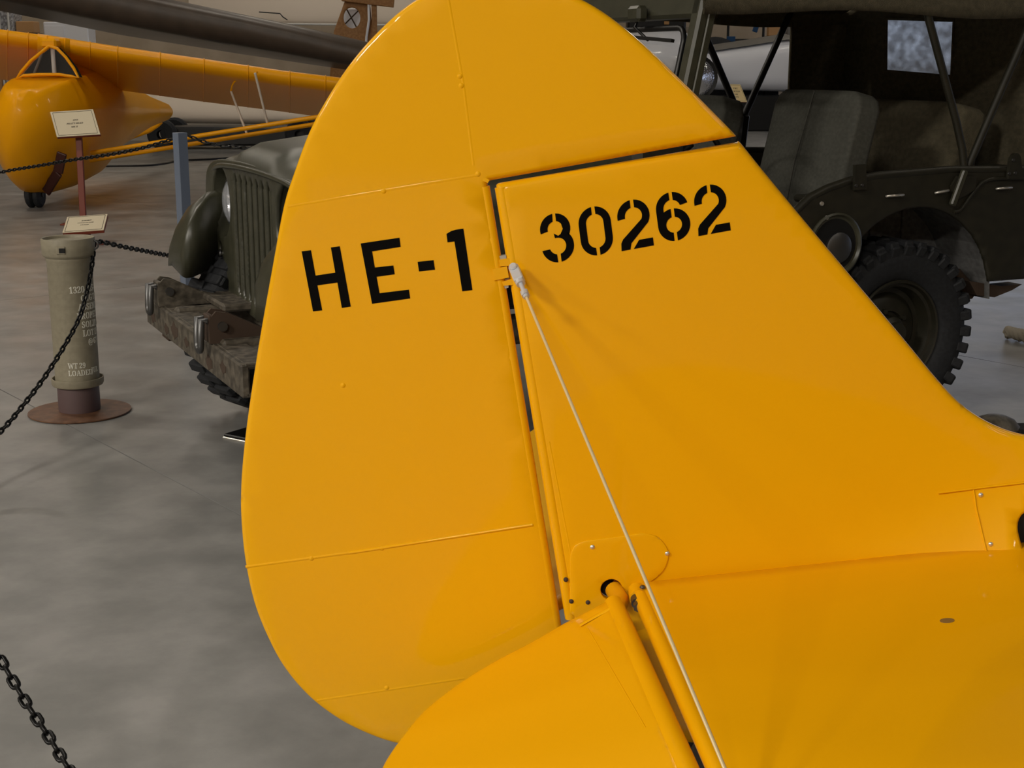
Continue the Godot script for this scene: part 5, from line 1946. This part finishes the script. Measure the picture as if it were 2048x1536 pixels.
func wrap_text(text: String, height: float, r: float, yy: float, ang: float, parent: Node, left := true) -> void:   # letters bent round a tube of radius r, starting at angle ang
	var m := lettering(text, height, 0.0012, "Droid Serif")
	var arr := m.surface_get_arrays(0)
	var v: PackedVector3Array = arr[Mesh.ARRAY_VERTEX]
	var lo := 1e9
	for p in v:
		lo = minf(lo, p.x)
	for i in v.size():
		var th := ang - (v[i].x - lo) * 0.78 / r
		var rr := r + 0.0006 + v[i].z
		v[i] = Vector3(cos(th) * rr, yy + v[i].y, sin(th) * rr)
	var s := begin()
	var idx: PackedInt32Array = arr[Mesh.ARRAY_INDEX]
	if idx.is_empty():
		for p in v:
			s.add_vertex(p)
	else:
		for i in idx:
			s.add_vertex(v[i])
	obj("stencilled_line", s, M.stencil_white, parent)


func build_barriers() -> void:
	var s: SurfaceTool
	# shell-tube bollard
	var o := Vector3(-1.8686, 0, -5.8759)
	var t := thing("bollard", "tan shell-tube bollard with white stencilling on a round brown base", "bollard", o)
	s = begin()
	lathe(s, [Vector2(0.0, 0.0), Vector2(0.205, 0.0), Vector2(0.215, 0.003), Vector2(0.215, 0.008), Vector2(0.20, 0.011), Vector2(0.0, 0.012)], 48)
	obj("base_plate", s, M.base_brown, t)
	s = begin()
	lathe(s, [Vector2(0.086, 0.011), Vector2(0.088, 0.02), Vector2(0.087, 0.135)], 36)
	obj("mauve_foot", s, M.mauve, t)
	s = begin()
	lathe(s, [Vector2(0.094, 0.120), Vector2(0.104, 0.124), Vector2(0.108, 0.132), Vector2(0.109, 0.156), Vector2(0.104, 0.156), Vector2(0.102, 0.138), Vector2(0.09, 0.136)], 40)
	obj("lower_collar", s, M.tube_tan, t)
	s = begin()
	lathe(s, [Vector2(0.092, 0.12), Vector2(0.092, 0.655), Vector2(0.095, 0.66), Vector2(0.095, 0.675), Vector2(0.104, 0.682), Vector2(0.1085, 0.69), Vector2(0.110, 0.752), Vector2(0.107, 0.757), Vector2(0.102, 0.755), Vector2(0.099, 0.744), Vector2(0.06, 0.742), Vector2(0.0, 0.742)], 40)
	obj("tube", s, M.tube_tan, t)
	s = begin()
	var ca := 1.55
	var cb := Basis(Vector3.UP, PI / 2 - ca)
	box(s, Vector3(0.040, 0.036, 0.012), Transform3D(cb, Vector3(cos(ca) * 0.106, 0.715, sin(ca) * 0.106)), 0.004)
	var cap := obj("cap_slot_rim", s, M.tube_tan, t)
	s = begin()
	box(s, Vector3(0.026, 0.022, 0.012), Transform3D(cb, Vector3(cos(ca - 0.05) * 0.1075, 0.714, sin(ca - 0.05) * 0.1075)), 0.002)
	obj("cap_slot", s, M.dark_hole, cap)
	s = begin()
	var rp := []
	for k in 20:
		var a := TAU * k / 20
		rp.append(Vector3(0.108 + cos(a) * 0.018, 0.725 + sin(a) * 0.018, 0.0))
	tube(s, rp, 0.004, 6, true)
	obj("eye_ring", s, M.dull_steel, t)
	var yy := 0.545
	for q in [["1320-335-", 1.36, 0.027], ["CHG TUBE", 0.86, 0.025], ["ASSEMBLY", 1.02, 0.026], ["PROPELLANT", 1.1, 0.026], ["SOLID SP", 0.9, 0.026], ["LOT IN", 0.88, 0.026], ["@ 67", 0.62, 0.024]]:
		wrap_text(q[0], q[2], 0.092, yy, q[1], t)
		yy -= 0.0375
	wrap_text("WT 29", 0.022, 0.092, 0.222, 1.66, t)
	wrap_text("LOADED", 0.022, 0.092, 0.190, 1.66, t)
	wrap_text("JUL", 0.022, 0.092, 0.195, 0.58, t)
	# blue post
	o = Vector3(-1.895, 0, -8.1029)
	t = thing("barrier_post", "blue grey square steel post behind the jeep fender", "post", o)
	s = begin()
	box(s, Vector3(0.062, 1.0856, 0.062), Transform3D(Basis(Vector3.UP, 0.75), Vector3(0, 0.5428, 0)), 0.003)
	obj("post", s, M.post_blue, t)
	s = begin()
	box(s, Vector3(0.30, 0.012, 0.30), Transform3D(Basis(Vector3.UP, 0.75), Vector3(0, 0.006, 0)), 0.003)
	obj("foot_plate", s, M.post_blue, t)
	# chains
	chain("black chain hanging from the bollard down to the left edge", PackedVector3Array([Vector3(-1.7705, 0.7324, -5.9146), Vector3(-1.758, 0.6473, -5.8233), Vector3(-1.7608, 0.5277, -5.7138), Vector3(-1.7689, 0.4353, -5.5901), Vector3(-1.8084, 0.3038, -5.3548), Vector3(-1.8436, 0.2167, -5.1502), Vector3(-1.8725, 0.1558, -4.9516), Vector3(-1.9123, 0.1053, -4.663), Vector3(-1.9549, 0.117, -4.2041), Vector3(-2.0113, 0.2572, -3.7232), Vector3(-2.08, 0.4791, -3.3637)]), 0.0275)
	chain("black chain from the bollard towards the jeep fender", PackedVector3Array([Vector3(-1.7701, 0.7341, -5.9355), Vector3(-1.748, 0.7133, -6.0333), Vector3(-1.722, 0.6879, -6.1301), Vector3(-1.6777, 0.6339, -6.3742), Vector3(-1.6369, 0.5646, -6.7174), Vector3(-1.5823, 0.5029, -7.0623), Vector3(-1.5037, 0.4427, -7.5615)]), 0.0275)
	chain("nearest black chain crossing the bottom left corner", PackedVector3Array([Vector3(-1.4186, 0.7668, -2.9166), Vector3(-1.2601, 0.5018, -2.8354), Vector3(-1.1343, 0.3548, -2.7505), Vector3(-1.0533, 0.2756, -2.681), Vector3(-0.981, 0.218, -2.6063), Vector3(-0.9157, 0.1793, -2.5359), Vector3(-0.8442, 0.1468, -2.4463), Vector3(-0.7413, 0.1266, -2.3083), Vector3(-0.5909, 0.1338, -2.1048)]), 0.0275)
	chain("thin dark chain running left from the blue post across the glider", PackedVector3Array([Vector3(-1.9541, 1.0507, -8.4086), Vector3(-2.0696, 1.0157, -8.4622), Vector3(-2.2586, 0.9661, -8.6047), Vector3(-2.4981, 0.9179, -8.7988), Vector3(-2.7937, 0.8709, -9.0445), Vector3(-3.1017, 0.8157, -9.2884), Vector3(-3.337, 0.7753, -9.4843), Vector3(-3.6137, 0.7271, -9.6784), Vector3(-4.0857, 0.6857, -10.0793)]), 0.030)
	chain("short dark chain from the blue post to behind the jeep hood", PackedVector3Array([Vector3(-1.9268, 1.056, -8.4201), Vector3(-1.8645, 1.03, -8.4141), Vector3(-1.7904, 1.0069, -8.4088), Vector3(-1.7015, 0.9924, -8.4055), Vector3(-1.5533, 0.9809, -8.4029), Vector3(-1.3837, 0.9837, -8.4548), Vector3(-1.152, 1.0071, -8.5115)]), 0.030)
	# signs
	o = Vector3(-4.0352, 0, -13.1885)
	t = thing("sign_stand", "cream exhibit sign on a red post in front of the glider", "sign", o)
	var mid := Vector3(-4.0754, 0.9278, -13.27) - o
	s = begin()
	bar(s, Vector3(0, 0, 0), mid + Vector3(0.02, -0.06, -0.03), 0.035, 0.058, Vector3.RIGHT, 0.004)
	obj("post", s, M.post_red, t)
	s = begin()
	box(s, Vector3(0.34, 0.012, 0.34), xyz(0, 0.006, 0), 0.003)
	obj("foot_plate", s, M.post_red, t)
	var u := (Vector3(-3.9226, 1.0512, -13.35) - Vector3(-4.327, 1.0259, -13.35)) / 2.0
	var v := (Vector3(-4.134, 1.0387, -13.38) - Vector3(-4.0232, 0.8174, -13.18)) / 2.0
	sign_card(t, mid, u, v, [["1953", 0.016, 0.035], ["PRATT-READ", 0.017, -0.005], ["MK II", 0.016, -0.045]], M.card)
	o = Vector3(-3.5411, 0, -11.6869)
	t = thing("floor_sign", "low white exhibit sign lying near the floor behind the bollard", "sign", o)
	mid = Vector3(-0.02, 0.17, 0)
	u = (Vector3(-3.3711, 0.1771, -11.6) - Vector3(-3.7125, 0.1522, -11.6)) / 2.0
	v = Vector3(-0.02, 0.05, -0.14)
	sign_card(t, mid, u, v, [["EXHIBIT", 0.014, 0.05], ["PLEASE DO NOT TOUCH", 0.008, 0.01], ["AIRCRAFT", 0.010, -0.03]], M.card)
	s = begin()
	bar(s, Vector3(0, 0.0, 0), mid + Vector3(0, -0.03, 0), 0.05, 0.05, Vector3.RIGHT, 0.004)
	obj("post", s, M.post_red, t)
	s = begin()
	box(s, Vector3(0.3, 0.014, 0.2), xyz(0, 0.007, 0), 0.003)
	obj("foot_plate", s, M.post_red, t)
	o = Vector3(4.4717, 0, -28)
	t = thing("sign_stand", "yellow exhibit sign in front of the white aircraft, seen through the jeep cab", "sign", o)
	mid = Vector3(4.3774, 0.9041, -28) - o
	s = begin()
	bar(s, Vector3(0, 0, 0), mid + Vector3(0.0, -0.05, -0.03), 0.035, 0.058, Vector3.RIGHT, 0.004)
	obj("post", s, M.post_red, t)
	u = (Vector3(4.4755, 1.0655, -28.1) - Vector3(4.1513, 1.0751, -28.1)) / 2.0
	v = (Vector3(4.3083, 1.0751, -28.1) - Vector3(4.4261, 0.7434, -27.9)) / 2.0
	sign_card(t, mid, u, v, [["THE", 0.03, 0.10], ["CURTISS", 0.03, 0.035], ["1944", 0.03, -0.03], ["NAVY", 0.03, -0.09]], M.sign_yellow)
	# cable lying on the floor beyond the jeep
	s = begin()
	tube(s, curve3(PackedVector3Array([Vector3(-6.4301, 0.012, -20.098), Vector3(-6.0472, 0.012, -20.4942), Vector3(-5.3742, 0.012, -20.6981), Vector3(-5.1829, 0.012, -21.1182), Vector3(-5.112, 0.012, -21.7806), Vector3(-4.6448, 0.012, -22.1275), Vector3(-4.0686, 0.012, -22.8548)]), 6), 0.014, 8)
	var cb2 := obj("floor_cable", s, M.black_metal)
	tag(cb2, "dark cable lying across the floor beyond the jeep hood", "cable")
	# flat black stand foot beside the rudder
	o = Vector3(-1.0679, 0, -5.4293)
	t = thing("stand_foot", "flat black plate with a steel edge on the floor left of the rudder", "stand foot", o)
	s = begin()
	box(s, Vector3(0.20, 0.014, 0.14), Transform3D(Basis(Vector3.UP, -0.6), Vector3(0.03, 0.013, -0.01)), 0.004)
	obj("plate", s, M.black_metal, t)
	s = begin()
	box(s, Vector3(0.205, 0.008, 0.145), Transform3D(Basis(Vector3.UP, -0.6), Vector3(0.03, 0.004, -0.01)), 0.002)
	obj("steel_edge", s, M.steel, t)
	# white rope end at the right edge of the picture, and the dark rope foot by the fin
	s = begin()
	var rl := curve3(PackedVector3Array([Vector3(2.7088, 0.037, -7.5314), Vector3(2.7322, 0.037, -7.4734), Vector3(2.7661, 0.037, -7.4161), Vector3(2.859, 0.037, -7.3042), Vector3(3.0827, 0.037, -7.3318), Vector3(3.5286, 0.037, -7.7417), Vector3(3.9983, 0.037, -7.8989)]), 5)
	for k in 3:
		var strand := []
		for i in rl.size():
			var a := i * 0.9 + TAU * k / 3.0
			strand.append(rl[i] + Vector3(0, cos(a), sin(a)) * 0.018)
		tube(s, strand, 0.020, 8)
	var ro := obj("rope", s, M.rope_white)
	tag(ro, "thick white twisted rope end on the floor at the right edge", "rope")
	o = Vector3(1.9813, 0, -5.5548)
	t = thing("stanchion_foot", "dark weathered stanchion foot just behind the yellow fin", "stanchion foot", o)
	s = begin()
	lathe(s, [Vector2(0.0, 0.0), Vector2(0.10, 0.0), Vector2(0.10, 0.02), Vector2(0.075, 0.05), Vector2(0.04, 0.065), Vector2(0.0, 0.07)], 20)
	obj("foot", s, M.worn_olive, t)
	s = begin()
	box(s, Vector3(0.30, 0.025, 0.12), xyz(0.22, 0.0125, 0.02), 0.006)
	obj("arm", s, M.dark_hole, t)
